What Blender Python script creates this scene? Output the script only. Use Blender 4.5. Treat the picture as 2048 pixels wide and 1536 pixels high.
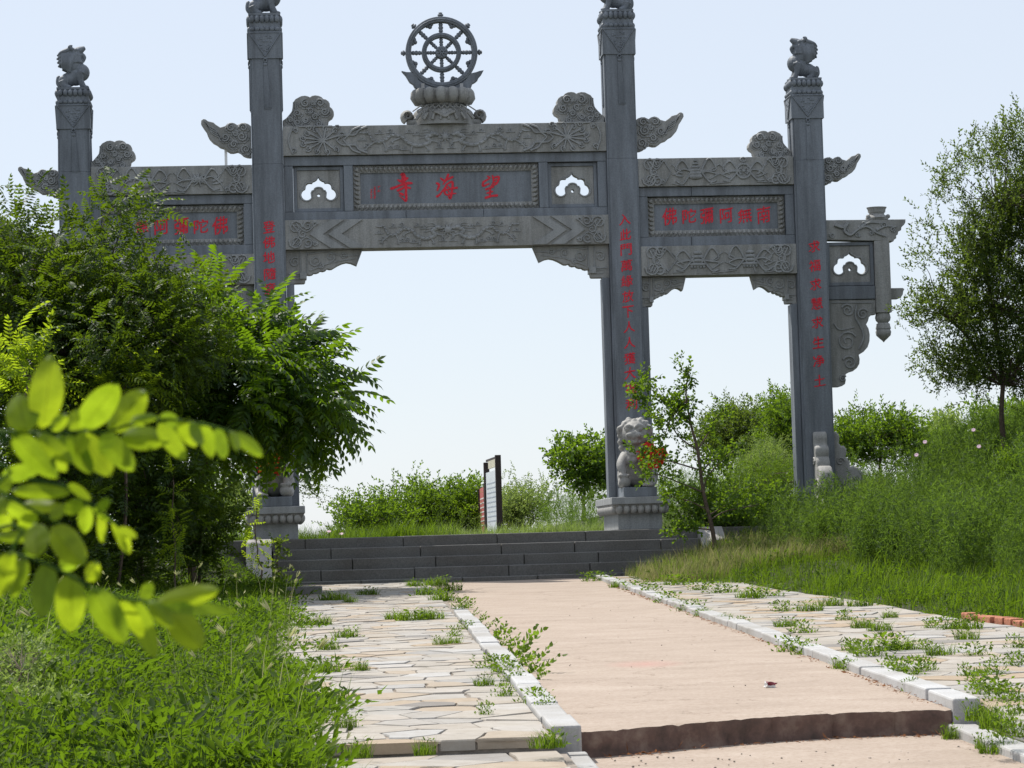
import bpy, bmesh, math, random
import numpy as np
random.seed(7); RNG = np.random.default_rng(7)
for o in list(bpy.data.objects): bpy.data.objects.remove(o)
scene = bpy.context.scene
C = scene.collection
R_ = math.radians

# ------------------------------------------------------------------ camera
F = 5324.0; PW = 2048; PH = 1536                  # focal length in photo pixels
YAW = R_(5.2); PITCH = math.atan(332 / F); ROLL = 0.029
CAM = np.array([-2.72, -40.0, -0.25])
_fw = np.array([math.sin(YAW) * math.cos(PITCH), math.cos(YAW) * math.cos(PITCH), math.sin(PITCH)])
_r = np.array([math.cos(YAW), -math.sin(YAW), 0.0]); _u = np.cross(_r, _fw)
_R = math.cos(ROLL) * _r - math.sin(ROLL) * _u; _U = math.cos(ROLL) * _u + math.sin(ROLL) * _r
cd = bpy.data.cameras.new('camera'); cam = bpy.data.objects.new('camera', cd); C.objects.link(cam)
cd.sensor_width = 36; cd.lens = F / PW * 36; cd.clip_start = 0.1; cd.clip_end = 3000
from mathutils import Matrix, Vector
cam.matrix_world = Matrix(((_R[0], _U[0], -_fw[0], CAM[0]), (_R[1], _U[1], -_fw[1], CAM[1]), (_R[2], _U[2], -_fw[2], CAM[2]), (0, 0, 0, 1)))
cd.dof.use_dof = True; cd.dof.focus_distance = 38.0; cd.dof.aperture_fstop = 30
scene.camera = cam
scene.render.resolution_x = 1024; scene.render.resolution_y = 768

# ------------------------------------------------------------------ sky, sun, exposure
SUN_EL = R_(60); SUN_AZ = R_(-46)                 # azimuth from +Y towards +X (negative: to the left, behind the gate)
w = bpy.data.worlds.new('World'); scene.world = w; w.use_nodes = True
nt = w.node_tree; bg = nt.nodes['Background']
sk = nt.nodes.new('ShaderNodeTexSky'); sk.sky_type = 'NISHITA'; sk.sun_disc = False
sk.sun_elevation = SUN_EL; sk.sun_rotation = SUN_AZ; sk.air_density = 1.0; sk.dust_density = 0.4; sk.ozone_density = 1.0
hz = nt.nodes.new('ShaderNodeMix'); hz.data_type = 'RGBA'; hz.inputs[0].default_value = .74   # milky summer haze over the whole dome
hz.inputs[7].default_value = (6.1, 6.5, 7.2, 1); nt.links.new(sk.outputs[0], hz.inputs[6])
nt.links.new(hz.outputs[2], bg.inputs[0]); bg.inputs[1].default_value = 0.118
sl = bpy.data.lights.new('sun', 'SUN'); sl.energy = 5.0; sl.angle = R_(0.6); sl.color = (1.0, 0.95, 0.87)
so = bpy.data.objects.new('sun', sl); C.objects.link(so); so.location = (-20, 20, 40)
to_sun = Vector((math.sin(SUN_AZ) * math.cos(SUN_EL), math.cos(SUN_AZ) * math.cos(SUN_EL), math.sin(SUN_EL)))
so.rotation_euler = to_sun.to_track_quat('Z', 'Y').to_euler()
vs = scene.view_settings; vs.view_transform = 'Standard'; vs.look = 'None'; vs.exposure = 0.22; vs.gamma = 1; vs.use_curve_mapping = False

# ------------------------------------------------------------------ pixel helpers (direction only; distance from plane touched)
def ray(x, y): return _fw + _R * ((x - PW / 2) / F) - _U * ((y - PH / 2) / F)
def onY(x, y, Y):
    d = ray(x, y); return CAM + d * ((Y - CAM[1]) / d[1])
def XZ(x, y, Y):
    p = onY(x, y, Y); return (p[0], p[2])
S0, SY, SL = -0.675, -2.37, 0.0180             # walkway plane
def zpath(Y): return S0 + SL * (Y - SY)
def onP(x, y, dz=0.0):
    d = ray(x, y); t = (S0 + dz + SL * (CAM[1] - SY) - CAM[2]) / (d[2] - SL * d[1]); return CAM + d * t
def mpp(Y): return (Y - CAM[1]) / F               # metres per photo pixel at depth Y

# ------------------------------------------------------------------ object helpers
def tag(o, label=None, cat=None, group=None, kind=None):
    if label: o['label'] = label
    if cat: o['category'] = cat
    if group: o['group'] = group
    if kind: o['kind'] = kind
    return o
def thing(name, label, cat, loc=(0, 0, 0), group=None):
    o = bpy.data.objects.new(name, None); C.objects.link(o); o.location = loc; o.empty_display_size = 0.2
    return tag(o, label, cat, group)
def wloc(o):
    v = Vector((0, 0, 0))
    while o is not None: v = v + o.location; o = o.parent
    return v
def link(name, me, mat, parent=None):
    o = bpy.data.objects.new(name, me); C.objects.link(o)
    if mat is not None and not me.materials: me.materials.append(mat)
    if parent is not None:
        o.parent = parent
    return o
def copy_tree(o, parent=None):
    c = o.copy(); C.objects.link(c); c.parent = parent
    for ch in o.children: copy_tree(ch, c)
    return c

class MB:
    def __init__(self): self.v = []; self.f = []
    def add(self, V, Fs):
        b = len(self.v); self.v.extend([tuple(map(float, q)) for q in V]); self.f.extend([tuple(i + b for i in q) for q in Fs]); return self
    def box(self, x0, x1, y0, y1, z0, z1):
        return self.add([(x0, y0, z0), (x1, y0, z0), (x1, y1, z0), (x0, y1, z0), (x0, y0, z1), (x1, y0, z1), (x1, y1, z1), (x0, y1, z1)],
                        [(0, 3, 2, 1), (4, 5, 6, 7), (0, 1, 5, 4), (1, 2, 6, 5), (2, 3, 7, 6), (3, 0, 4, 7)])
    def frustum(self, cx, cy, w0, d0, z0, w1, d1, z1):
        V = [(cx + sx * w / 2, cy + sy * d / 2, z) for (w, d, z) in ((w0, d0, z0), (w1, d1, z1)) for (sx, sy) in ((-1, -1), (1, -1), (1, 1), (-1, 1))]
        return self.add(V, [(0, 3, 2, 1), (4, 5, 6, 7), (0, 1, 5, 4), (1, 2, 6, 5), (2, 3, 7, 6), (3, 0, 4, 7)])
    def prism(self, poly, y0, y1):                # polygon in XZ extruded along Y
        n = len(poly); a = sum(poly[i][0] * poly[(i + 1) % n][1] - poly[(i + 1) % n][0] * poly[i][1] for i in range(n))
        if a < 0: poly = poly[::-1]
        V = [(x, y0, z) for x, z in poly] + [(x, y1, z) for x, z in poly]
        return self.add(V, [tuple(range(n)), tuple(range(2 * n - 1, n - 1, -1))] + [(i, i + n, (i + 1) % n + n, (i + 1) % n) for i in range(n)])
    def prismz(self, poly, z0, z1):               # polygon in XY extruded along Z
        n = len(poly); a = sum(poly[i][0] * poly[(i + 1) % n][1] - poly[(i + 1) % n][0] * poly[i][1] for i in range(n))
        if a < 0: poly = poly[::-1]
        V = [(x, y, z0) for x, y in poly] + [(x, y, z1) for x, y in poly]
        return self.add(V, [tuple(range(n - 1, -1, -1)), tuple(range(n, 2 * n))] + [(i, (i + 1) % n, (i + 1) % n + n, i + n) for i in range(n)])
    def tube(self, pts, radii, n=6, flat=1.0, cap=True):   # flat squashes along world Y
        P = np.array(pts, float); m = len(P)
        if np.isscalar(radii): radii = [radii] * m
        T = np.gradient(P, axis=0); T /= np.linalg.norm(T, axis=1)[:, None] + 1e-9
        ref = np.array([0, 1.0, 0]) if abs(T[:, 1]).mean() < .8 else np.array([1.0, 0, 0])
        V = []
        for i in range(m):
            a = np.cross(T[i], ref); a /= np.linalg.norm(a) + 1e-9; b = np.cross(a, T[i])
            for k in range(n):
                q = 2 * math.pi * k / n; off = (a * math.cos(q) + b * math.sin(q)) * radii[i]
                off[1] *= flat; V.append(P[i] + off)
        Fs = [(i * n + k, i * n + (k + 1) % n, (i + 1) * n + (k + 1) % n, (i + 1) * n + k) for i in range(m - 1) for k in range(n)]
        if cap: Fs += [tuple(range(n - 1, -1, -1)), tuple(range((m - 1) * n, m * n))]
        return self.add(V, Fs)
    def lathe(self, prof, cx=0, cy=0, n=20, sx=1, sy=1, fl=None):
        V = []; m = len(prof)
        for (r, z) in prof:
            for k in range(n):
                q = 2 * math.pi * k / n; rr = r * (1 + (fl[0] * abs(math.sin(q * fl[1] / 2)) if fl else 0))
                V.append((cx + rr * math.cos(q) * sx, cy + rr * math.sin(q) * sy, z))
        Fs = [(i * n + k, i * n + (k + 1) % n, (i + 1) * n + (k + 1) % n, (i + 1) * n + k) for i in range(m - 1) for k in range(n)]
        Fs += [tuple(range(n - 1, -1, -1)), tuple(range((m - 1) * n, m * n))]
        return self.add(V, Fs)
    def ball(self, c, r, n=8, m=6):
        if np.isscalar(r): r = (r, r, r)
        V = [(c[0], c[1], c[2] - r[2])]
        for i in range(1, m):
            t = math.pi * i / m
            for k in range(n):
                q = 2 * math.pi * k / n; V.append((c[0] + r[0] * math.sin(t) * math.cos(q), c[1] + r[1] * math.sin(t) * math.sin(q), c[2] - r[2] * math.cos(t)))
        V.append((c[0], c[1], c[2] + r[2])); L = len(V) - 1
        Fs = [(0, 1 + (k + 1) % n, 1 + k) for k in range(n)]
        Fs += [(1 + (i - 1) * n + k, 1 + (i - 1) * n + (k + 1) % n, 1 + i * n + (k + 1) % n, 1 + i * n + k) for i in range(1, m - 1) for k in range(n)]
        Fs += [(L, 1 + (m - 2) * n + k, 1 + (m - 2) * n + (k + 1) % n) for k in range(n)]
        return self.add(V, Fs)
    def xform(self, fn): self.v = [tuple(fn(*q)) for q in self.v]; return self
    def mesh(self, name, off=(0, 0, 0), smooth=False):
        me = bpy.data.meshes.new(name)
        me.from_pydata([(a - off[0], b - off[1], c - off[2]) for a, b, c in self.v], [], self.f)
        if smooth: me.polygons.foreach_set('use_smooth', [True] * len(me.polygons))
        me.update(); return me
    def obj(self, name, mat, parent=None, smooth=False, bevel=0.0, label=None):
        off = wloc(parent) if parent is not None else (0, 0, 0)
        o = link(name, self.mesh(name, off, smooth), mat, parent)
        if bevel:
            b = o.modifiers.new('bevel', 'BEVEL'); b.width = bevel; b.segments = 2; b.limit_method = 'ANGLE'; b.angle_limit = R_(40)
        if smooth and hasattr(o.data, 'set_sharp_from_angle'): o.data.set_sharp_from_angle(angle=R_(50))
        if label: o['label'] = label
        return o

def tri_mesh(name, V, T, mat, parent=None):
    V = np.ascontiguousarray(V, np.float32); T = np.ascontiguousarray(T, np.int32)
    if parent is not None: V = V - np.array(wloc(parent), np.float32)
    me = bpy.data.meshes.new(name); me.vertices.add(len(V)); me.vertices.foreach_set('co', V.ravel())
    me.loops.add(T.size); me.loops.foreach_set('vertex_index', T.ravel())
    me.polygons.add(len(T)); me.polygons.foreach_set('loop_start', np.arange(0, T.size, 3, dtype=np.int32))
    me.polygons.foreach_set('loop_total', np.full(len(T), 3, np.int32)); me.update(calc_edges=True); me.validate()
    return link(name, me, mat, parent)

def curve_solid(loops, y_front, depth, bevel=0.006):
    """closed loops in XZ (first outer, rest holes) -> list verts, faces: solid from y_front to y_front+depth"""
    cu = bpy.data.curves.new('tmp', 'CURVE'); cu.dimensions = '2D'; cu.fill_mode = 'BOTH'
    cu.extrude = depth / 2 - bevel; cu.bevel_depth = bevel; cu.bevel_resolution = 1; cu.offset = -bevel
    for L in loops:
        s = cu.splines.new('POLY'); s.points.add(len(L) - 1); s.use_cyclic_u = True
        for p, (x, z) in zip(s.points, L): p.co = (x, z, 0, 1)
    o = bpy.data.objects.new('tmp', cu); C.objects.link(o)
    dg = bpy.context.evaluated_depsgraph_get(); me = bpy.data.meshes.new_from_object(o.evaluated_get(dg))
    V = [(v.co.x, y_front + depth / 2 - v.co.z, v.co.y) for v in me.vertices]; Fs = [tuple(p.vertices) for p in me.polygons]
    bpy.data.objects.remove(o); bpy.data.curves.remove(cu); bpy.data.meshes.remove(me)
    return V, Fs

def remesh_obj(name, mb, mat, voxel, parent=None, smooth_it=2):
    o = mb.obj('tmp', None); m = o.modifiers.new('r', 'REMESH'); m.mode = 'VOXEL'; m.voxel_size = voxel; m.use_smooth_shade = True
    s = o.modifiers.new('s', 'SMOOTH'); s.factor = 0.5; s.iterations = smooth_it
    dg = bpy.context.evaluated_depsgraph_get(); me = bpy.data.meshes.new_from_object(o.evaluated_get(dg)); me.name = name
    bpy.data.objects.remove(o); me.materials.clear()
    return link(name, me, mat, parent)

_gl = {}
def glyph(ch):
    if ch in _gl: return _gl[ch]
    cu = bpy.data.curves.new('t', 'FONT'); cu.body = ch; cu.size = 1; cu.extrude = 0.0; cu.offset = 0.0; cu.resolution_u = 3
    o = bpy.data.objects.new('t', cu); C.objects.link(o); bpy.context.view_layer.update()
    dg = bpy.context.evaluated_depsgraph_get(); me = bpy.data.meshes.new_from_object(o.evaluated_get(dg))
    V = np.array([v.co[:] for v in me.vertices]); Fs = [tuple(p.vertices) for p in me.polygons]
    bpy.data.objects.remove(o); bpy.data.curves.remove(cu); bpy.data.meshes.remove(me)
    lo = V.min(0); hi = V.max(0); V[:, :2] = (V[:, :2] - (lo + hi)[:2] / 2); V[:, :2] /= (hi - lo)[:2].max()
    _gl[ch] = (V, Fs); return _gl[ch]
def character(ch, cx, cz, y, wdt, hgt, mat, parent, slant=0.14):
    V, Fs = glyph(ch); e = (V[:, :2].max(0) - V[:, :2].min(0)); rs = np.random.default_rng(ord(ch))
    a = V[:, 0] / max(e[0], .35); b = V[:, 1] / max(e[1], .35); ph = rs.random(4) * 6
    # brush-like wobble of the outline
    X = a + 0.018 * np.sin(8 * b + ph[0]) + 0.008 * np.sin(17 * a + 13 * b + ph[1])
    Z = b + slant * a + 0.018 * np.sin(7 * a + ph[2]) + 0.007 * np.sin(19 * b - 11 * a + ph[3])
    mb = MB()
    for k, (ox, oz) in enumerate(((0, 0), (.016, .012), (-.014, -.008), (.0, -.014))):      # broad slanted nib
        mb.add([(cx + (X[i] + ox) * wdt, y - 0.003 - .0006 * k, cz + (Z[i] + oz) * hgt) for i in range(len(V))], Fs)
    return mb.obj('character', mat, parent)

BIG = {  # brush strokes of the three large characters: (x, y, width) along each stroke, in photo pixels
 '寺': [[(795.7, 359.8, 3), (801.5, 362.5, 6), (808, 360, 8), (814.5, 356.5, 5)], [(801.5, 349.5, 3), (806, 349, 8), (807.5, 358, 9), (805.5, 369, 6)], [(782.8, 377.2, 5.5), (792, 374.2, 4.8), (801.5, 370.2, 5), (815.6, 366.5, 6), (823.5, 366.3, 4)], [(796, 381, 5.5), (804, 377.4, 4.6), (812.5, 372, 4.5)], [(813, 374.5, 3), (820, 376, 4.5)], [(812.5, 372, 5), (811.8, 384, 5), (812.5, 397, 5), (811, 402, 4), (805, 396.5, 2.5), (798, 391, 1)], [(799.3, 386.5, 4), (805.5, 389.3, 6)]],
 '海': [[(881.5, 356.5, 3), (887, 361, 5)], [(873.5, 366.5, 4), (878, 370, 5), (874.5, 381, 3)], [(874, 393, 5), (880, 388.5, 4), (889, 375, 1.5)], [(896.5, 349.5, 5), (892.5, 359, 4.5), (886, 369, 2)], [(892, 360.5, 3.5), (905, 354, 4.5)], [(893, 369, 4), (889, 383, 4), (893, 389.5, 3.5), (903, 387.5, 3.5), (912, 387, 2)], [(893, 369, 3), (904.5, 363.5, 4.5), (904, 380, 4.5), (900.5, 396.5, 5), (896, 392, 1.5)], [(884, 383, 3), (899, 378, 3.2), (914, 375.5, 4.5)], [(896, 372.5, 2.5), (898.5, 376.5, 3.5)], [(896, 381.5, 2.5), (898, 385.5, 3)]],
 '望': [[(975, 352.5, 3), (979.5, 355.5, 4)], [(966, 364.5, 4), (978, 357.5, 3.4)], [(966.5, 364, 4), (966, 372, 4), (978, 367.5, 3)], [(985, 351.5, 3.5), (987, 364, 3.6), (981, 374, 2)], [(986.5, 355.5, 3), (997.5, 354, 4.5), (994, 366, 4), (986, 371.5, 2)], [(987.5, 361.5, 2.4), (993, 359, 2.6)], [(986.5, 366.5, 2.4), (992, 364.5, 2.4)], [(972, 379, 4), (986.5, 373.5, 3.6)], [(974, 386.5, 3.4), (985, 383, 3.2)], [(980.5, 376, 3.6), (980, 394, 3.6)], [(971.5, 395.5, 5), (983, 392, 4), (994, 391, 5)]]}
def brush_char(strokes, Y, mat, parent, name='character'):
    mb = MB()
    for k, st in enumerate(strokes):
        P = [(*XZ(x, yy, Y), w_ * .00754 / 2) for x, yy, w_ in st]; yk = Y - .003 - .0005 * k
        if len(P) > 2: P = [tuple(q) for q in smoothline(P, 4)]
        n = len(P); L, R = [], []
        for i in range(n):
            a, b = P[max(0, i - 1)], P[min(n - 1, i + 1)]; dx, dz = b[0] - a[0], b[1] - a[1]; d = math.hypot(dx, dz) + 1e-9; w_ = max(P[i][2], .002)
            L.append((P[i][0] - dz / d * w_, yk, P[i][1] + dx / d * w_)); R.append((P[i][0] + dz / d * w_, yk, P[i][1] - dx / d * w_))
        mb.add(L + R, [(n + i, n + i + 1, i + 1, i) for i in range(n - 1)])
        for e in (0, n - 1): c = P[e]; mb.add([(c[0] + c[2] * math.cos(q), yk - .0002, c[1] + c[2] * .9 * math.sin(q)) for q in np.linspace(0, 2 * math.pi, 10, endpoint=False)], [tuple(range(10))])
    return mb.obj(name, mat, parent)

# ------------------------------------------------------------------ materials
def mat_base(name):
    m = bpy.data.materials.new(name); m.use_nodes = True; n = m.node_tree; b = n.nodes['Principled BSDF']; return m, n, b
def ramp(n, cols):
    r = n.nodes.new('ShaderNodeValToRGB'); e = r.color_ramp.elements
    while len(e) < len(cols): e.new(0.5)
    for i, (p, c) in enumerate(cols): e[i].position = p; e[i].color = (*c, 1)
    return r
def noise(n, scale, detail=6, rough=.6, vec=None):
    t = n.nodes.new('ShaderNodeTexNoise'); t.inputs['Scale'].default_value = scale; t.inputs['Detail'].default_value = detail; t.inputs['Roughness'].default_value = rough
    if vec is not None: n.links.new(vec, t.inputs['Vector'])
    return t
def mixc(n, a, b, fac, mode='MULTIPLY'):
    m = n.nodes.new('ShaderNodeMix'); m.data_type = 'RGBA'; m.blend_type = mode
    for s, v in ((6, a), (7, b), (0, fac)):
        if isinstance(v, (int, float)): m.inputs[s].default_value = v
        elif isinstance(v, tuple): m.inputs[s].default_value = (*v, 1)
        else: n.links.new(v, m.inputs[s])
    return m.outputs[2]
def stone(name, c0, c1, rough=.7, speck=60, stain=.5, streak=True, bump=.15, stainc=(.45, .45, .45)):
    m, n, b = mat_base(name); tc = n.nodes.new('ShaderNodeTexCoord'); g = n.nodes.new('ShaderNodeNewGeometry')
    r1 = ramp(n, [(.3, c0), (.7, c1)]); n.links.new(noise(n, speck, 3, .7, g.outputs['Position']).outputs[0], r1.inputs[0])
    mp = n.nodes.new('ShaderNodeMapping'); n.links.new(g.outputs['Position'], mp.inputs[0]); mp.inputs['Scale'].default_value = (4.5, 4.5, .5) if streak else (1, 1, 1)
    r2 = ramp(n, [(.36, stainc), (.62, (1, 1, 1))]); n.links.new(noise(n, 1.3, 5, .65, mp.outputs[0]).outputs[0], r2.inputs[0])
    col = mixc(n, r1.outputs[0], r2.outputs[0], stain)
    n.links.new(col, b.inputs['Base Color']); b.inputs['Roughness'].default_value = rough
    bp = n.nodes.new('ShaderNodeBump'); bp.inputs['Strength'].default_value = bump; bp.inputs['Distance'].default_value = .01
    n.links.new(noise(n, speck * .8, 4, .7, g.outputs['Position']).outputs[0], bp.inputs['Height']); n.links.new(bp.outputs[0], b.inputs['Normal'])
    return m
def flat(name, c, rough=.6, var=.3, scale=8, bump=0):
    m, n, b = mat_base(name); g = n.nodes.new('ShaderNodeNewGeometry')
    r = ramp(n, [(.3, tuple(x * (1 - var) for x in c)), (.7, tuple(min(1, x * (1 + var)) for x in c))])
    t = noise(n, scale, 5, .65, g.outputs['Position']); n.links.new(t.outputs[0], r.inputs[0]); n.links.new(r.outputs[0], b.inputs['Base Color']); b.inputs['Roughness'].default_value = rough
    if bump:
        bp = n.nodes.new('ShaderNodeBump'); bp.inputs['Strength'].default_value = bump; bp.inputs['Distance'].default_value = .02
        n.links.new(t.outputs[0], bp.inputs['Height']); n.links.new(bp.outputs[0], b.inputs['Normal'])
    return m
def leafmat(name, cols, tcol, trans=.4, rough=.45, gloss=.35):
    m, n, b = mat_base(name); g = n.nodes.new('ShaderNodeNewGeometry'); k = len(cols)
    r = ramp(n, [(i / max(1, k - 1), c) for i, c in enumerate(cols)]); n.links.new(g.outputs['Random Per Island'], r.inputs[0])
    n.links.new(r.outputs[0], b.inputs['Base Color']); b.inputs['Roughness'].default_value = rough; b.inputs['Specular IOR Level'].default_value = gloss
    t = n.nodes.new('ShaderNodeBsdfTranslucent'); n.links.new(mixc(n, r.outputs[0], tcol, .75, 'MIX'), t.inputs[0])
    x = n.nodes.new('ShaderNodeMixShader'); x.inputs[0].default_value = trans
    n.links.new(b.outputs[0], x.inputs[1]); n.links.new(t.outputs[0], x.inputs[2]); n.links.new(x.outputs[0], n.nodes['Material Output'].inputs[0])
    return m

M = {}
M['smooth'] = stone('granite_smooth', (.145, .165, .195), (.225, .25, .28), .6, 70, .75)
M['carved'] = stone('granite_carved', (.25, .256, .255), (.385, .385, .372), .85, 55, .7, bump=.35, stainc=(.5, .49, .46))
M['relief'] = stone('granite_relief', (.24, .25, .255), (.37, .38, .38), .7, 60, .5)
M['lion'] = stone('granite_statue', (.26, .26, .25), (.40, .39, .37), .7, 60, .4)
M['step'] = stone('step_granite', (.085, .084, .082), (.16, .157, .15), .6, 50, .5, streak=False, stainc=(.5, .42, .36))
M['kerb'] = stone('kerb_granite', (.34, .345, .35), (.47, .47, .47), .75, 90, .75, streak=False, stainc=(.62, .58, .52))
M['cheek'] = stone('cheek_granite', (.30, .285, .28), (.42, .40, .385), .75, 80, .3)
M['red'] = flat('red_paint', (.66, .008, .03), .55, .35, 45)
M['cloth'] = leafmat('red_gauze', [(.55, .015, .01), (.7, .03, .02)], (.8, .05, .03), .45)
M['mortar'] = flat('mortar', (.22, .19, .16), .95, .35, 14, .4)
M['soil'] = flat('soil', (.12, .11, .065), .95, .4, 3, .5)
M['brick'] = flat('brick_red', (.36, .14, .08), .9, .35, 20, .4)
M['bark'] = flat('bark', (.085, .062, .045), .9, .5, 18, .5)
M['darkwood'] = flat('dark_wood', (.035, .02, .018), .6, .3, 12)
M['board'] = flat('white_board', (.62, .66, .70), .5, .08, 3)
M['boardtan'] = flat('tan_board', (.55, .52, .40), .6, .1, 4)
M['boardred'] = flat('faded_red_board', (.48, .13, .13), .6, .25, 6)
M['ink'] = flat('board_ink', (.36, .40, .47), .7, .2, 4)
M['white'] = flat('white_paint', (.75, .75, .74), .6, .1, 9)
M['maroon'] = flat('maroon_print', (.16, .008, .02), .4, .2, 30)
M['stake'] = flat('white_stake', (.6, .6, .58), .7, .1, 9)

def concrete_mat():
    m, n, b = mat_base('path_concrete'); g = n.nodes.new('ShaderNodeNewGeometry')
    mp = n.nodes.new('ShaderNodeMapping'); n.links.new(g.outputs['Position'], mp.inputs[0]); mp.inputs['Scale'].default_value = (1.0, 1.7, 1)
    r1 = ramp(n, [(.25, (.285, .228, .182)), (.5, (.345, .28, .228)), (.78, (.40, .335, .28))]); n.links.new(noise(n, 1.6, 8, .68, mp.outputs[0]).outputs[0], r1.inputs[0])
    r2 = ramp(n, [(.40, (.80, .76, .72)), (.56, (1, 1, 1))]); n.links.new(noise(n, 38, 4, .75, g.outputs['Position']).outputs[0], r2.inputs[0])
    c = mixc(n, r1.outputs[0], r2.outputs[0], .8)
    # hairline cracks
    vo = n.nodes.new('ShaderNodeTexVoronoi'); vo.feature = 'DISTANCE_TO_EDGE'; vo.inputs['Scale'].default_value = .55
    nd = noise(n, 2.5, 5, .7, g.outputs['Position']); va = n.nodes.new('ShaderNodeVectorMath'); va.operation = 'MULTIPLY_ADD'
    n.links.new(nd.outputs['Color'], va.inputs[0]); va.inputs[1].default_value = (.7, .7, 0); n.links.new(g.outputs['Position'], va.inputs[2]); n.links.new(va.outputs[0], vo.inputs['Vector'])
    r3 = ramp(n, [(.0, (.42, .36, .30)), (.005, (1, 1, 1))]); n.links.new(vo.outputs[0], r3.inputs[0]); c = mixc(n, c, r3.outputs[0], .8)
    # sparse dark grit
    r4 = ramp(n, [(.20, (.45, .4, .36)), (.235, (1, 1, 1))]); n.links.new(noise(n, 24, 2, .5, g.outputs['Position']).outputs[0], r4.inputs[0]); c = mixc(n, c, r4.outputs[0], .8)
    # one faded red paint smear with a shape of its own
    sp = onP(1290, 1328); gm = n.nodes.new('ShaderNodeMapping'); gm.vector_type = 'POINT'; n.links.new(g.outputs['Position'], gm.inputs[0])
    gm.inputs['Location'].default_value = (-sp[0] * 3.5, -sp[1] * 2.2, 0); gm.inputs['Scale'].default_value = (3.5, 2.2, 0)
    gr = n.nodes.new('ShaderNodeTexGradient'); gr.gradient_type = 'SPHERICAL'; n.links.new(gm.outputs[0], gr.inputs[0])
    mm = n.nodes.new('ShaderNodeMath'); mm.operation = 'MULTIPLY'; n.links.new(gr.outputs['Fac'], mm.inputs[0]); n.links.new(noise(n, 14, 5, .7, mp.outputs[0]).outputs[0], mm.inputs[1])
    c = mixc(n, c, (.42, .20, .17), mm.outputs[0], 'MIX')
    n.links.new(c, b.inputs['Base Color']); b.inputs['Roughness'].default_value = .9
    bp = n.nodes.new('ShaderNodeBump'); bp.inputs['Strength'].default_value = .3; bp.inputs['Distance'].default_value = .008
    n.links.new(noise(n, 10, 8, .75, mp.outputs[0]).outputs[0], bp.inputs['Height']); n.links.new(bp.outputs[0], b.inputs['Normal'])
    return m
M['concrete'] = concrete_mat()
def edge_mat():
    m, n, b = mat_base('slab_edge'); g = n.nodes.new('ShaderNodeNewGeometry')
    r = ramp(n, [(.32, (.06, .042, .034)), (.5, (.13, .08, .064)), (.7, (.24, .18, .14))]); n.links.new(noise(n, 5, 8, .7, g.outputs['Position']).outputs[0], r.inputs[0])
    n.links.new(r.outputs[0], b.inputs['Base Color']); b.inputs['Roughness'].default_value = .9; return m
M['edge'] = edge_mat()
def flag_mat():
    m, n, b = mat_base('flagstone'); g = n.nodes.new('ShaderNodeNewGeometry'); oi = n.nodes.new('ShaderNodeObjectInfo')
    a = n.nodes.new('ShaderNodeMath'); a.operation = 'ADD'; n.links.new(oi.outputs['Random'], a.inputs[0]); n.links.new(g.outputs['Random Per Island'], a.inputs[1])
    fr = n.nodes.new('ShaderNodeMath'); fr.operation = 'FRACT'; n.links.new(a.outputs[0], fr.inputs[0])
    r = ramp(n, [(0, (.30, .275, .24)), (.3, (.36, .33, .29)), (.5, (.31, .30, .285)), (.68, (.335, .29, .235)), (.82, (.33, .255, .175)), (.9, (.38, .375, .365)), (1, (.19, .175, .16))]); n.links.new(fr.outputs[0], r.inputs[0])
    r2 = ramp(n, [(.35, (.72, .68, .62)), (.6, (1, 1, 1))]); n.links.new(noise(n, 9, 7, .7, g.outputs['Position']).outputs[0], r2.inputs[0])
    n.links.new(mixc(n, r.outputs[0], r2.outputs[0], .6), b.inputs['Base Color']); b.inputs['Roughness'].default_value = .8
    bp = n.nodes.new('ShaderNodeBump'); bp.inputs['Strength'].default_value = .4; bp.inputs['Distance'].default_value = .01
    n.links.new(noise(n, 16, 6, .7, g.outputs['Position']).outputs[0], bp.inputs['Height']); n.links.new(bp.outputs[0], b.inputs['Normal'])
    return m
M['flag'] = flag_mat()
def ground_mat():
    m, n, b = mat_base('earth'); g = n.nodes.new('ShaderNodeNewGeometry')
    r = ramp(n, [(.3, (.018, .022, .008)), (.55, (.035, .04, .014)), (.75, (.075, .065, .035))]); n.links.new(noise(n, 1.5, 8, .7, g.outputs['Position']).outputs[0], r.inputs[0])
    n.links.new(r.outputs[0], b.inputs['Base Color']); b.inputs['Roughness'].default_value = .95; return m
M['ground'] = ground_mat()
Y1 = (.42, .58, .035)
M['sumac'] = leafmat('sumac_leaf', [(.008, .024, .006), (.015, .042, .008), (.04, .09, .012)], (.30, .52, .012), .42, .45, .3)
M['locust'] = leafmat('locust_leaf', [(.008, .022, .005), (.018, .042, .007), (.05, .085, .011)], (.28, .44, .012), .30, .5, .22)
M['robinia'] = leafmat('robinia_leaf', [(.075, .14, .014), (.105, .175, .018)], (.50, .66, .02), .62, .5, .25)
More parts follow.
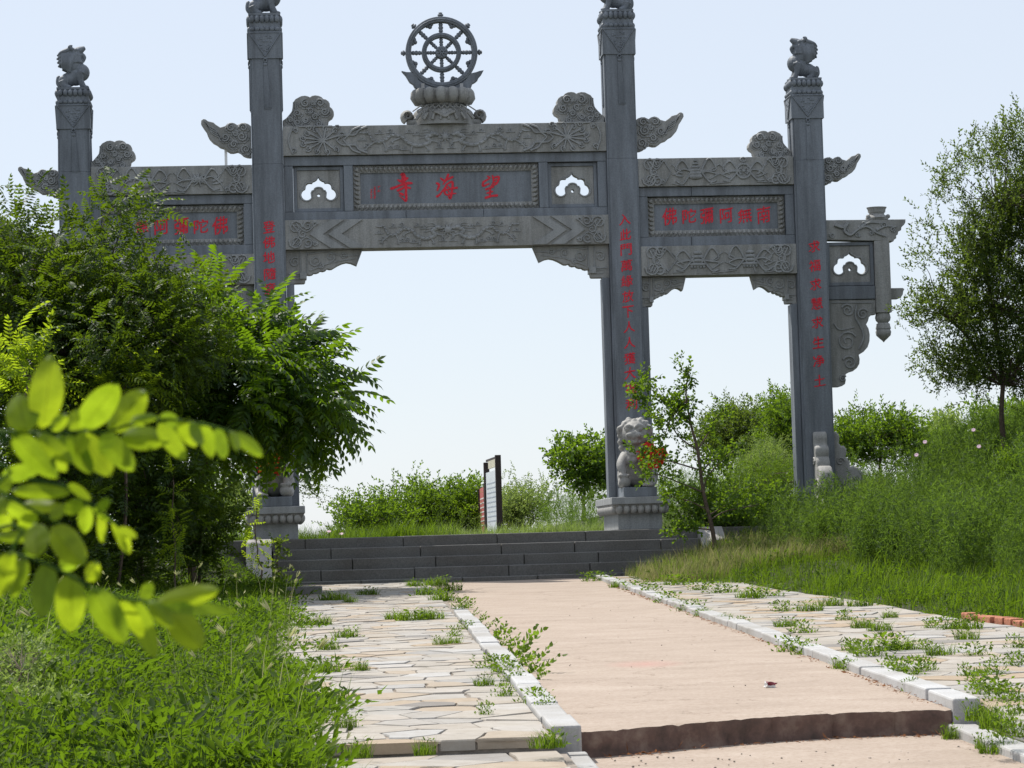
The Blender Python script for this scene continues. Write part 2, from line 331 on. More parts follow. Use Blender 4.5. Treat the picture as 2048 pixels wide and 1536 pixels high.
def near_leaf():
    m, n, b = mat_base('near_locust_leaf'); uv = n.nodes.new('ShaderNodeUVMap'); sp = n.nodes.new('ShaderNodeSeparateXYZ'); n.links.new(uv.outputs[0], sp.inputs[0]); g = n.nodes.new('ShaderNodeNewGeometry'); oi = n.nodes.new('ShaderNodeObjectInfo')
    def mth(op, a, c):
        q = n.nodes.new('ShaderNodeMath'); q.operation = op
        for i, v in enumerate((a, c)):
            if v is None: continue
            if isinstance(v, (int, float)): q.inputs[i].default_value = v
            else: n.links.new(v, q.inputs[i])
        return q.outputs[0]
    ab = mth('ABSOLUTE', sp.outputs[0], None); ph = mth('SUBTRACT', mth('MULTIPLY', sp.outputs[1], 11), mth('MULTIPLY', ab, 3.2)); fr = mth('FRACT', ph, None)
    side = ramp(n, [(0, (.72, .72, .72)), (.10, (1, 1, 1))]); n.links.new(mth('ABSOLUTE', mth('SUBTRACT', fr, .5), None), side.inputs[0]); mid = ramp(n, [(0, (.62, .62, .62)), (.06, (1, 1, 1))]); n.links.new(ab, mid.inputs[0])
    base = ramp(n, [(0, (.05, .105, .010)), (.5, (.08, .145, .014)), (1, (.12, .175, .02))]); n.links.new(oi.outputs['Random'], base.inputs[0]); blot = ramp(n, [(.35, (.7, .74, .6)), (.6, (1, 1, 1))]); n.links.new(noise(n, 90, 5, .6, g.outputs['Position']).outputs[0], blot.inputs[0])
    v = mixc(n, mixc(n, side.outputs[0], mid.outputs[0], 1.0), blot.outputs[0], .8); c = mixc(n, base.outputs[0], v, 1.0); tcr = ramp(n, [(0, (.34, .50, .02)), (1, (.52, .66, .02))]); n.links.new(oi.outputs['Random'], tcr.inputs[0])
    n.links.new(c, b.inputs['Base Color']); b.inputs['Roughness'].default_value = .5; b.inputs['Specular IOR Level'].default_value = .3
    t = n.nodes.new('ShaderNodeBsdfTranslucent'); n.links.new(mixc(n, tcr.outputs[0], v, 1.0), t.inputs[0]); x = n.nodes.new('ShaderNodeMixShader'); x.inputs[0].default_value = .58
    n.links.new(b.outputs[0], x.inputs[1]); n.links.new(t.outputs[0], x.inputs[2]); n.links.new(x.outputs[0], n.nodes['Material Output'].inputs[0]); return m
M['near'] = near_leaf()
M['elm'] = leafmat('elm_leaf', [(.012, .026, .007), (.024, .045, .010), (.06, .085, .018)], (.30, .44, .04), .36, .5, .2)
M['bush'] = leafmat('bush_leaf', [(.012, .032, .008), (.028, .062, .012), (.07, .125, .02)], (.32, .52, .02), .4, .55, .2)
M['pale'] = leafmat('pale_leaf', [(.09, .15, .04), (.13, .19, .05), (.17, .23, .06)], (.40, .54, .10), .42, .5, .3)
M['grass'] = leafmat('grass_blade', [(.012, .03, .006), (.028, .062, .010), (.065, .115, .016), (.13, .16, .03)], (.28, .46, .012), .40, .6, .15)
M['weed'] = leafmat('weed_leaf', [(.006, .017, .004), (.015, .038, .006), (.04, .078, .010), (.09, .125, .016)], (.23, .40, .012), .40, .65, .12)
M['drygrass'] = leafmat('dry_grass', [(.14, .15, .05), (.20, .19, .08), (.26, .23, .12)], (.42, .42, .15), .4, .6, .2)
M['cosmos'] = leafmat('feathery_leaf', [(.010, .026, .008), (.026, .056, .014), (.07, .12, .026)], (.28, .46, .04), .42, .6, .2)
M['brown'] = leafmat('withered_leaf', [(.14, .06, .03), (.22, .10, .05)], (.35, .15, .05), .35)
M['petal'] = leafmat('pink_petal', [(.75, .5, .62), (.8, .6, .7)], (.8, .55, .65), .3)
M['seed'] = leafmat('foxtail_head', [(.30, .33, .14), (.42, .42, .22)], (.55, .55, .25), .4)

# ================================================================== the setting
def smooth(t): t = np.clip(t, 0, 1); return t * t * (3 - 2 * t)
def hash2(x, y, s=1.0): return np.sin(x * 1.7 * s + 1.3 * np.sin(y * 1.1 * s)) * np.cos(y * 1.3 * s + .7 * np.sin(x * .9 * s))
def mound_d(x, y):                                # distance inside the flower bank on the right
    ax, ay = 3.75, -2.6; bx, by = 4.75, -14.0; dx, dy = bx - ax, by - ay; L = math.hypot(dx, dy)
    return ((x - ax) * -dy + (y - ay) * dx) / L
def terrain(x, y):
    x = np.asarray(x, float); y = np.asarray(y, float)
    base = S0 + SL * (np.clip(y, -60, -2.37) - SY)
    z = base - .09 + .085 * smooth((-2.35 - x) / .5) + .30 * smooth((-2.6 - x) / 4)
    z = z - .16 * smooth((-26.3 - y) / .6) * ((x > -2.55) & (x < .68))
    xr = 3.05 - 1.0 * smooth((y + 9) / 4)
    z = z + .10 * smooth((x - xr + .1) / .4) + (.06 + .18 * smooth((y + 12) / 6)) * smooth((x - xr - .1) / 1.6)
    z = z + 1.25 * smooth((mound_d(x, y) - .1) / 6.0) * smooth((y + 24) / 10) * (1 - .8 * smooth((y - .3) / 3))
    out = smooth((np.abs(x - .2) - 2.9) / .8)
    t = smooth((y + 5.5) / 4.0) * out
    z = z * (1 - t) + np.maximum(z, -.15) * t
    b = smooth((y + 1.0) / 2.0); z = z * (1 - b) + np.maximum(z, -.12) * b
    z = z + smooth((y - 2.2) / 6) * .62 * smooth((x - .8) / 4.5) - .6 * smooth((y - 16) / 25)
    z = z + .03 * hash2(x, y, 1.6) * (np.abs(x) > 2.6)
    return np.where(np.hypot(x, y) > 60, np.minimum(z, -.5), z)
gx = np.concatenate([[-1500, -600, -250, -110, -60, -35, -22], np.arange(-14, 14.01, .3), [22, 35, 60, 110, 250, 600, 1500]])
gy = np.concatenate([[-1500, -600, -250, -120, -75, -55], np.arange(-46, 30.01, .35), [36, 45, 60, 90, 160, 300, 700, 1500]])
GX, GY = np.meshgrid(gx, gy); GZ = terrain(GX, GY); nx, ny = len(gx), len(gy)
idx = np.arange(nx * ny).reshape(ny, nx); a, b_, c_, d_ = idx[:-1, :-1].ravel(), idx[:-1, 1:].ravel(), idx[1:, 1:].ravel(), idx[1:, :-1].ravel()
gnd = tri_mesh('ground', np.stack([GX.ravel(), GY.ravel(), GZ.ravel()], 1), np.concatenate([np.stack([a, b_, c_], 1), np.stack([a, c_, d_], 1)]), M['ground'])
gnd.data.polygons.foreach_set('use_smooth', [True] * len(gnd.data.polygons)); tag(gnd, kind='structure')

def kl(Y): return -1.375 + .035 * (Y + 27.5)      # left kerb centre line
def kr(Y): return .745 + .0455 * (Y + 26.6)       # right kerb centre line
YD0, YD1 = -27.35, -26.72                         # the drop across the path
def ydrop(x): return float(np.interp(x, [-1.3, -.81, -.39, .15, .66], [-27.32, -27.06, -26.90, -26.76, -26.72])) + .012 * math.sin(x * 41) * math.sin(x * 17 + 1)

def concrete(name, lo, y_end, dz, edge):
    cols = 60; rows = 90; mb = MB(); V = []; Fs = []
    for j in range(rows + 1):
        t = (j / rows) ** 1.4
        for i in range(cols + 1):
            s = i / cols; yb = lo(s); y = yb + (y_end - yb) * t
            xl, xr = kl(y) + .07 - .14 * float(smooth((y + 15) / 2)), kr(y) - .07; x = xl + (xr - xl) * s
            chip = ((.03 * max(0, math.sin(s * 53) * math.sin(s * 97 + 1) - .35) + .006 * random.random()) if (j == 0 and edge) else 0)
            V.append((x, y + chip, zpath(y) + dz + .004 * math.sin(x * 3 + y * 1.1) - chip * .5))
    n = cols + 1
    for j in range(rows):
        for i in range(cols): Fs.append((j * n + i, j * n + i + 1, (j + 1) * n + i + 1, (j + 1) * n + i))
    mb.add(V, Fs)
    o = mb.obj(name, M['concrete'], None, smooth=True)
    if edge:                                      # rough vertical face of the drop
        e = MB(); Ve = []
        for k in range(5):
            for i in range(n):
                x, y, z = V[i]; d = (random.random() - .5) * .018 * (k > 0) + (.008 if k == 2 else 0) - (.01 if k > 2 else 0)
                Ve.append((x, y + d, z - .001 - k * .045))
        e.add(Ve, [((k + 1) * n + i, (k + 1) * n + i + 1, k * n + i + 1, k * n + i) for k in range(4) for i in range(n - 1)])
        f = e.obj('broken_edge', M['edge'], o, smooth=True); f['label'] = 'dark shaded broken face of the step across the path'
    return tag(o, kind='structure')
pu = concrete('path', lambda s: ydrop(kl(-27) + .07 + s * 1.95), -2.40, 0.0, True)
pl_ = concrete('path_lower', lambda s: -46.0, -26.4, -.125, False)

# kerbs: each stone a part
def kerb_run(name, fn, y0, y1, dz, w, skip=(), seed=1):
    rs = random.Random(seed); k = thing(name, None, None); tag(k, kind='structure'); y = y0
    while y < y1:
        L = rs.uniform(.55, .95); ye = min(y + L, y1)
        if not any(a <= y <= b for a, b in skip):
            j = rs.uniform(-.008, .008); h = rs.uniform(-.006, .006); t = rs.uniform(-.006, .006); mb = MB()
            zc0, zc1 = zpath(y) + dz + h, zpath(ye) + dz + h + t; g = .006
            p = [(fn(y) + j - w / 2, y + g), (fn(y) + j + w / 2, y + g), (fn(ye) + j + w / 2, ye - g), (fn(ye) + j - w / 2, ye - g)]
            V = [(q[0], q[1], (zc0 if i < 2 else zc1) - .21) for i, q in enumerate(p)] + [(q[0], q[1], zc0 if i < 2 else zc1) for i, q in enumerate(p)]
            mb.add(V, [(0, 3, 2, 1), (4, 5, 6, 7), (0, 1, 5, 4), (1, 2, 6, 5), (2, 3, 7, 6), (3, 0, 4, 7)])
            mb.obj('kerb_stone', M['kerb'], k, bevel=.011)
        y = ye
    return k
kerb_run('kerb', kl, -27.5, -13.4, .05, .145, seed=3)
kerb_run('kerb', lambda y: kl(y) + .02 * math.sin(y * 3), -12.6, -3.0, .0, .14, skip=((-12.0, -9.5), (-8.5, -3)), seed=5)
kerb_run('kerb', kr, -26.74, -2.5, .055, .145, seed=8)
kerb_run('kerb', lambda y: kl(y) + .02, -46, -27.55, -.075, .14, seed=11)
kerb_run('kerb', lambda y: kr(y) - .02, -46, -26.7, -.075, .14, seed=13)

# flagstones: irregular pieces, each an object
def clip_poly(poly, nx_, ny_, c):                 # keep nx*x+ny*y <= c
    out = []; n = len(poly)
    for i in range(n):
        p, q = poly[i], poly[(i + 1) % n]; dp = nx_ * p[0] + ny_ * p[1] - c; dq = nx_ * q[0] + ny_ * q[1] - c
        if dp <= 0: out.append(p)
        if (dp < 0 < dq) or (dq < 0 < dp):
            t = dp / (dp - dq); out.append((p[0] + (q[0] - p[0]) * t, p[1] + (q[1] - p[1]) * t))
    return out
def flagging(name, xl, xr, y0, y1, dz_, dx, dy, seed, nmax=300):
    dzf = dz_ if callable(dz_) else (lambda y: dz_)
    rs = np.random.default_rng(seed); root = thing(name, None, None); tag(root, kind='structure')
    bed = MB(); ys = np.linspace(y0, y1, 40); V = []
    for y in ys: V += [(xl(y) - (.11 if y > -26.6 else 0), y, zpath(y) + dzf(y) - .012), (xr(y) + .04, y, zpath(y) + dzf(y) - .012)]
    bed.add(V, [(2 * i, 2 * i + 1, 2 * i + 3, 2 * i + 2) for i in range(39)]).add([(xl(y0), y0 + .012, zpath(y0) + dzf(y0) - .012), (xr(y0), y0 + .012, zpath(y0) + dzf(y0) - .012), (xr(y0), y0 + .012, zpath(y0) + dzf(y0) - .3), (xl(y0), y0 + .012, zpath(y0) + dzf(y0) - .3)], [(0, 3, 2, 1)]).obj('mortar_bed', M['mortar'], root)
    S = []; y = y0 + dy / 2; row = 0
    while y < y1:
        wv = xr(y) - xl(y); n = max(2, round(wv / dx))
        for i in range(n):
            S.append((xl(y) + (i + .5 + .45 * (row % 2 - .5)) * wv / n + rs.normal() * dx * .24, y + rs.normal() * dy * .26))
        y += dy; row += 1
    S = np.array(S); order = np.argsort(S[:, 1]); rest = MB(); cnt = 0
    for k in order:
        px, py = S[k]; d = np.hypot(S[:, 0] - px, S[:, 1] - py); nb = np.argsort(d)[1:22]
        poly = [(px - 1, py - 1), (px + 1, py - 1), (px + 1, py + 1), (px - 1, py + 1)]; g = rs.uniform(.003, .009)
        for q in nb:
            ux, uy = (S[q] - S[k]) / d[q]; poly = clip_poly(poly, ux, uy, ux * (px + S[q][0]) / 2 + uy * (py + S[q][1]) / 2 - g)
            if len(poly) < 3: break
        if len(poly) < 3: continue
        for (f_, sgn) in ((xl, -1), (xr, 1)):
            sl_ = (f_(py + .1) - f_(py - .1)) / .2; c = sgn * (f_(py) - sl_ * py); poly = clip_poly(poly, sgn, -sgn * sl_, c - .008)
        poly = clip_poly(poly, 0, 1, y1); poly = clip_poly(poly, 0, -1, -y0)
        if len(poly) < 3: continue
        ar = abs(sum(poly[i][0] * poly[(i + 1) % len(poly)][1] - poly[(i + 1) % len(poly)][0] * poly[i][1] for i in range(len(poly)))) / 2
        if ar < .006: continue
        # small irregular edges
        P = []
        for i in range(len(poly)):
            p, q = poly[i], poly[(i + 1) % len(poly)]; P.append(p); L = math.hypot(q[0] - p[0], q[1] - p[1])
            if L > .16:
                t = rs.uniform(.35, .65); o_ = rs.normal() * .008; P.append((p[0] + (q[0] - p[0]) * t - (q[1] - p[1]) / L * o_, p[1] + (q[1] - p[1]) * t + (q[0] - p[0]) / L * o_))
        tx, ty, h = rs.normal() * .006, rs.normal() * .005, rs.uniform(-.004, .004); m = len(P)
        top = [(x, y, zpath(y) + dzf(y) + h + tx * (x - px) + ty * (y - py)) for x, y in P]
        V = [(px + (x - px) * .985, py + (y - py) * .985, z) for x, y, z in top] + [(x, y, z - .007) for x, y, z in top] + [(x, y, z - .05) for x, y, z in top]
        Fs = [tuple(range(m))] + [(i + m, (i + 1) % m + m, (i + 1) % m, i) for i in range(m)] + [(i + 2 * m, (i + 1) % m + 2 * m, (i + 1) % m + m, i + m) for i in range(m)]
        if cnt < nmax: MB().add(V, Fs).obj('flagstone', M['flag'], root)
        else: rest.add(V, Fs)
        cnt += 1
    if rest.f: tag(rest.obj('far_flagstones', M['flag'], root), kind='stuff')
    return root
flagging('paving', lambda y: -2.62 + .02 * math.sin(y), lambda y: kl(y) - .075, -27.75, -2.45, .02, .29, .33, 2)
flagging('paving', lambda y: kr(y) + .078, lambda y: 3.02 + .05 * math.sin(y * .8), -32, -3.2, (lambda y: .03 - .09 * float(smooth((-26.75 - y) / .9))), .33, .36, 3)
flagging('paving', lambda y: -2.62 + .02 * math.sin(y), lambda y: kl(y) - .06, -33, -27.74, -.045, .36, .36, 4)

# platform and staircase
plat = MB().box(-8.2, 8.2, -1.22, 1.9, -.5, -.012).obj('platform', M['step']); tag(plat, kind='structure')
slabs = thing('staircase', None, None, (0, -1.8, -.7)); tag(slabs, kind='structure')
RH = [0.0, -.152, -.305, -.458, -.612, -.72]; TR = .285; rs = random.Random(4)
XS0, XS1 = -2.74, 3.46
for i in range(5):
    zt, zb = RH[i], RH[i + 1] - (.03 if i < 4 else 0); yf = -1.25 - TR * i; x = (-8.2 if i == 0 else XS0) ; xe = 8.2 if i == 0 else XS1
    first = True
    while x < xe - .01:
        L = rs.uniform(1.05, 1.45) * (.6 if first and i % 2 else 1); first = False; x1 = x + L
        if xe - x1 < .4: x1 = xe
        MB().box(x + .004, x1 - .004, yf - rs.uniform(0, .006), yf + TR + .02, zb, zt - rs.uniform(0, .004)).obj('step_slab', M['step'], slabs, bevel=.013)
        x = x1
MB().box(XS0 + .01, XS1 - .01, -2.25, -1.0, -.9, -.635).obj('stair_core', M['mortar'], slabs)
for (x0, x1) in ((-3.12, -2.755), (3.475, 3.84)):
    mb = MB(); yt, yb = -1.26, -2.48; poly = [(yt, .012), (yb, -.70), (yb, -.9), (yt, -.9)]
    V = [(x0, y, z) for y, z in poly] + [(x1, y, z) for y, z in poly]
    mb.add(V, [(0, 1, 2, 3), (7, 6, 5, 4), (0, 4, 5, 1), (1, 5, 6, 2), (2, 6, 7, 3), (3, 7, 4, 0)])
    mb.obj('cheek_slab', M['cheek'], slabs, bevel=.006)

# brick edging on the right, each brick a part
be = thing('brick_edging', 'row of weathered orange bricks edging the right flagstones', 'brick edging', (3.1, -20, -.95))
y = -23.5; k = 0
while y < -17.8:
    L = .235; x = 3.13 + .05 * math.sin(y * .8) + rs.uniform(-.012, .012); z = zpath(y) + .06 + rs.uniform(-.014, .014); mb = MB()
    mb.box(-.055, .055, -L / 2 + .006, L / 2 - .006, -.12, .0)
    q = rs.uniform(-.05, .05); mb.xform(lambda a, b, c: (x + a * math.cos(q) - b * math.sin(q), y + a * math.sin(q) + b * math.cos(q), z + c))
    mb.obj('brick', M['brick'], be, bevel=.01); y += L + .004
# a squared stone block left lying where the kerb stopped, at the far left of the flags
p = onP(640, 1192, 0); MB().box(-2.62, -2.14, -6.6, -6.35, -.85, -.63).xform(lambda a, b, c: (a + .1 * (b + 6.5), b + .12 * (a + 2.3), c)).obj('stone_block', M['step'], None, bevel=.012)
tag(bpy.data.objects['stone_block'], 'dark squared stone block lying in the grass at the foot of the stairs', 'stone block')

# ================================================================== the gate
gate = thing('memorial_gate', 'grey granite temple gate of four pillars with carved beams, clouds and red characters', 'gate', (0, 0, 0))
K = .00754                                        # metres per photo pixel at the gate
YF = -.2
def zq(y, x=884): return XZ(x, y, YF)[1]
def xq(x, y=380): return XZ(x, y, YF)[0]
def spiral(cx, cz, r, turns=1.4, sgn=1, start=0.0, n=16, y=0.0):
    return [(cx + sgn * r * (1 - .82 * t) * math.cos(start + turns * 2 * math.pi * t), y, cz + r * (1 - .82 * t) * math.sin(start + turns * 2 * math.pi * t)) for t in np.linspace(0, 1, n)]
def stroke(mb, pts, y, r0, r1=None, n=6, flat=1.25):
    y = y - .25 * r0 if flat < 3 else y
    P = [(p[0], y, p[-1]) for p in pts]; m = len(P); r1 = r0 if r1 is None else r1
    mb.tube(P, [r0 + (r1 - r0) * i / (m - 1) for i in range(m)], n, flat)
def smoothline(pts, k=5):                         # Catmull-Rom
    P = [np.array(p, float) for p in pts]; P = [2 * P[0] - P[1]] + P + [2 * P[-1] - P[-2]]; out = []
    for i in range(1, len(P) - 2):
        for t in np.linspace(0, 1, k, endpoint=False):
            a, b, c, d = P[i - 1:i + 3]; out.append(.5 * ((2 * b) + (c - a) * t + (2 * a - 5 * b + 4 * c - d) * t * t + (3 * b - a - 3 * c + d) * t ** 3))
    out.append(P[-2]); return [tuple(q) for q in out]

# ---- pillars
def pillar(cx, ztop, zblock, zbot, joint, sc, chars, csz, y_ch):
    hw = .237
    n = .028                                      # notched corners
    prof = [(-hw + n, -hw), (hw - n, -hw), (hw - n, -hw + n), (hw, -hw + n), (hw, hw - n), (hw - n, hw - n), (hw - n, hw), (-hw + n, hw), (-hw + n, hw - n), (-hw, hw - n), (-hw, -hw + n), (-hw + n, -hw + n)]
    pil = MB().prismz([(cx + a, b) for a, b in prof], zbot, joint - .002).obj('pillar', M['smooth'], gate, bevel=.004)
    MB().prismz([(cx + a * .985, b * .985) for a, b in prof], joint, zblock).obj('upper_shaft', M['smooth'], pil, bevel=.004)
    h = ztop - zblock; cap = MB(); z = zblock
    W0 = .252
    cap.box(cx - W0, cx + W0, -W0, W0, z, z + h * .59)
    cap.box(cx - W0 + .02, cx + W0 - .02, -W0 + .02, W0 - .02, z + h * .59, z + h * .79)
    cap.box(cx - W0 + .025, cx + W0 - .025, -W0 + .025, W0 - .025, z + h * .79, z + h * .95); cap.box(cx - W0 + .012, cx + W0 - .012, -W0 + .012, W0 - .012, z + h * .95, z + h)
    for (zz, hh, rr, m) in ((z + h * .645, h * .065, .040, 6), (z + h * .865, h * .095, .05, 6)):   # rows of petals
        for s in range(4):
            for i in range(m):
                t = (i + .5) / m * 2 - 1; wq = W0 - .028; px, py = ((t * wq, -wq), (wq, t * wq), (t * wq, wq), (-wq, t * wq))[s]
                e = wq / m * 1.12; cap.ball((cx + px, py, zz), (e if s % 2 == 0 else rr, rr if s % 2 == 0 else e, hh), 8, 6)
    capo = cap.obj('capital', M['smooth'], pil, smooth=True)
    tr = MB()                                     # hanging cloth: incised triangle, carved ring, tassel
    for s in (0, 1, 2, 3):
        q = MB(); zt, zb = z + h * .56, z + .03
        stroke(q, [(cx - W0 + .015, 0, zt), (cx, 0, zb)], -W0 - .002, .011); stroke(q, [(cx + W0 - .015, 0, zt), (cx, 0, zb)], -W0 - .002, .011); stroke(q, [(cx - W0 + .015, 0, zt), (cx + W0 - .015, 0, zt)], -W0, .007)
        rr_ = np.random.default_rng(3)
        for k in range(26):                       # low tracery inside the triangle
            u, v = rr_.uniform(-1, 1), rr_.uniform(.1, .95); xx = cx + u * v * (W0 - .06); zz = zb + (zt - zb) * (.12 + .85 * v)
            q.ball((xx, -W0, zz), (.022, .008, .010 + .01 * rr_.random()), 6, 4)
        th = .64 * sc; zb2 = z - .015
        stroke(q, [(cx + .026 * math.cos(a), 0, zb2 - .015 + .026 * math.sin(a)) for a in np.linspace(0, 6.3, 13)], -hw - .012, .010)
        q.ball((cx, -hw - .006, zb2 - .075), (.032, .02, .032), 8, 6)
        for k in range(7):
            u = (k - 3) / 3; stroke(q, [(cx + .022 * u, 0, zb2 - .10), (cx + (.02 * sc + .045 * u), 0, zb2 - th + .02)], -hw - .002, .008, .010)
        q.prism([(cx - .025, zb2 - .1), (cx + .025, zb2 - .1), (cx + .068, zb2 - th), (cx - .03, zb2 - th)], -hw - .006, -hw + .01)
        ca, sa = [(1, 0), (0, 1), (-1, 0), (0, -1)][s]
        q.xform(lambda a, b, c: (cx + (a - cx) * ca - b * sa, (a - cx) * sa + b * ca, c)); tr.add(q.v, q.f)
    tr.obj('tassel_relief', M['smooth'], pil, smooth=True)
    for ch, (px, py) in zip(chars, y_ch):
        x_, z_ = XZ(px, py, -hw); character(ch, x_, z_, -hw, csz * K, csz * K, M['red'], pil)
    return pil
P3Y = [438.7, 468.8, 498.9, 531, 562, 592.5, 623.5, 653.6, 685, 716.6, 746, 777, 808]; P3X = [1249, 1251, 1252, 1253, 1254, 1256, 1256, 1258, 1259, 1259.5, 1260, 1261, 1262.5]
pillar(-5.55, 6.83, 6.20, -.02, 5.56, 1.0, '', 26, [])
pillar(-2.68, 7.92, 7.225, .485, 5.63, 1.18, '登佛地隨意', 23, [(538, 453.7), (538, 484.5), (538, 514.6), (540, 547.6), (540, 577.6)])
pillar(2.68, 7.92, 7.225, .485, 5.63, 1.18, '入此門萬緣放下人人獲大福利', 22.5, list(zip(P3X, P3Y)))
pillar(5.55, 6.83, 6.20, -.02, 5.56, 1.0, '求福求慧求生净土', 23, [(1628.6, 493), (1629.6, 531), (1631.5, 568.7), (1634, 607), (1635, 645), (1636.3, 684.7), (1637.4, 721.7), (1639, 761)])

# ---- carvings
def dragon(mb, cx, cz, sx, sz, y, s):             # one dragon, head toward the middle; s = +1 right half
    def q(u, v): return (cx + s * u * sx, 0, cz + v * sz)
    body = smoothline([q(.16, .30), q(.24, .10), q(.20, -.22), q(.34, -.48), q(.48, -.25), q(.56, .15), q(.68, .28), q(.76, -.02), q(.86, -.22), q(.94, .0), q(.98, .42), q(1.10, .5)], 6)
    stroke(mb, body, y, sz * .15, sz * .05, 8, .75)
    for t in range(4, len(body) - 4, 3):          # spine scales
        mb.ball((body[t][0], y - sz * .1, body[t][2] + sz * .06), sz * .075, 6, 4)
    hx, _, hz = q(.15, .34); mb.ball((hx, y - .01, hz), (sz * .26, sz * .16, sz * .16), 8, 6); mb.ball((hx - s * sz * .22, y - .01, hz - sz * .05), (sz * .16, sz * .12, sz * .10), 8, 6)
    for k in range(4): stroke(mb, smoothline([(hx, 0, hz), (hx + s * sz * .35, 0, hz + sz * (.32 - .16 * k)), (hx + s * sz * (.75 + .1 * k), 0, hz + sz * (.28 - .2 * k))], 4), y, sz * .05, sz * .02)
    for (u, v, du, dv) in ((.22, -.1, -.14, -.15), (.42, -.38, .02, -.42), (.30, -.30, -.08, -.45), (.58, .1, .10, -.25), (.80, -.1, -.04, -.62), (.90, -.15, .12, -.5)):
        a = q(u, v); b = q(u + du * .6, v + dv * .5); c = q(u + du, v + dv); stroke(mb, [a, b, c], y, sz * .085, sz * .055, 6, .8)
        for k in range(4):
            an = -2.4 + k * .65; stroke(mb, [c, (c[0] + s * sz * .17 * math.cos(an), 0, c[2] + sz * .17 * math.sin(an))], y, sz * .045, sz * .02)
    for (u, v, r) in ((.36, .45, .16), (.46, .6, .14), (.62, -.5, .17), (.70, .62, .15), (.84, .55, .13), (.70, -.55, .13), (1.0, -.35, .15), (1.06, .1, .12), (.08, -.5, .15), (.52, -.62, .12)):
        a = q(u, v); stroke(mb, spiral(a[0], a[2], r * sz, 1.3, s, u * 9, 10), y, sz * .05, sz * .03); stroke(mb, [(a[0] - sz * .3, 0, a[2] - r * sz), (a[0] + sz * .3, 0, a[2] - r * sz * 1.1)], y, sz * .045, sz * .03)
def pearl(mb, cx, cz, r, y):
    mb.ball((cx, y, cz), (r, r * .7, r), 10, 8)
    for k in range(9):
        a = k / 9 * 6.28 + .3; stroke(mb, smoothline([(cx + r * .9 * math.cos(a), 0, cz + r * .9 * math.sin(a)), (cx + r * 1.5 * math.cos(a + .25), 0, cz + r * 1.5 * math.sin(a + .25)), (cx + r * 2.1 * math.cos(a), 0, cz + r * 2.1 * math.sin(a))], 3), y, r * .24, r * .07)
def scrolls(mb, cx, cz, w, h, y, s):              # corner leaf scrollwork, s mirrors
    for (u, v, r, tn, st) in ((.18, .30, .30, 1.5, 0), (.18, -.30, .30, 1.5, 3), (.60, .36, .20, 1.3, 1), (.60, -.36, .20, 1.3, 4), (.42, .02, .18, 1.2, 2), (.86, .42, .11, 1.2, 0), (.86, -.42, .11, 1.2, 0)):
        stroke(mb, spiral(cx + s * u * w, cz + v * h, r * h, tn, s, st, 14), y, h * .05, h * .025)
    stroke(mb, smoothline([(cx + s * .05 * w, 0, cz - .45 * h), (cx + s * .3 * w, 0, cz), (cx + s * .05 * w, 0, cz + .45 * h)], 5), y, h * .04)
    stroke(mb, smoothline([(cx + s * .2 * w, 0, cz + .47 * h), (cx + s * .55 * w, 0, cz + .12 * h), (cx + s * .95 * w, 0, cz + .47 * h)], 5), y, h * .035)
    stroke(mb, smoothline([(cx + s * .2 * w, 0, cz - .47 * h), (cx + s * .55 * w, 0, cz - .12 * h), (cx + s * .95 * w, 0, cz - .47 * h)], 5), y, h * .035)
def ribbons(mb, cx, cz, h, y, seed):
    rs_ = np.random.default_rng(seed)
    for s in (-1, 1):
        for k in range(3):
            a = rs_.uniform(-.3, .3); L = [(0, 0, 0)]
            L = smoothline([(cx + s * .12 * h, 0, cz + (k - 1) * .12 * h), (cx + s * .5 * h, 0, cz + (.42 - .4 * k + a * .3) * h), (cx + s * .78 * h, 0, cz + (.1 - .22 * k) * h), (cx + s * .52 * h, 0, cz + (-.05 - .2 * k + a * .3) * h), (cx + s * .92 * h, 0, cz + (.28 - .36 * k) * h)], 5)
            stroke(mb, L, y, h * .045, h * .022)
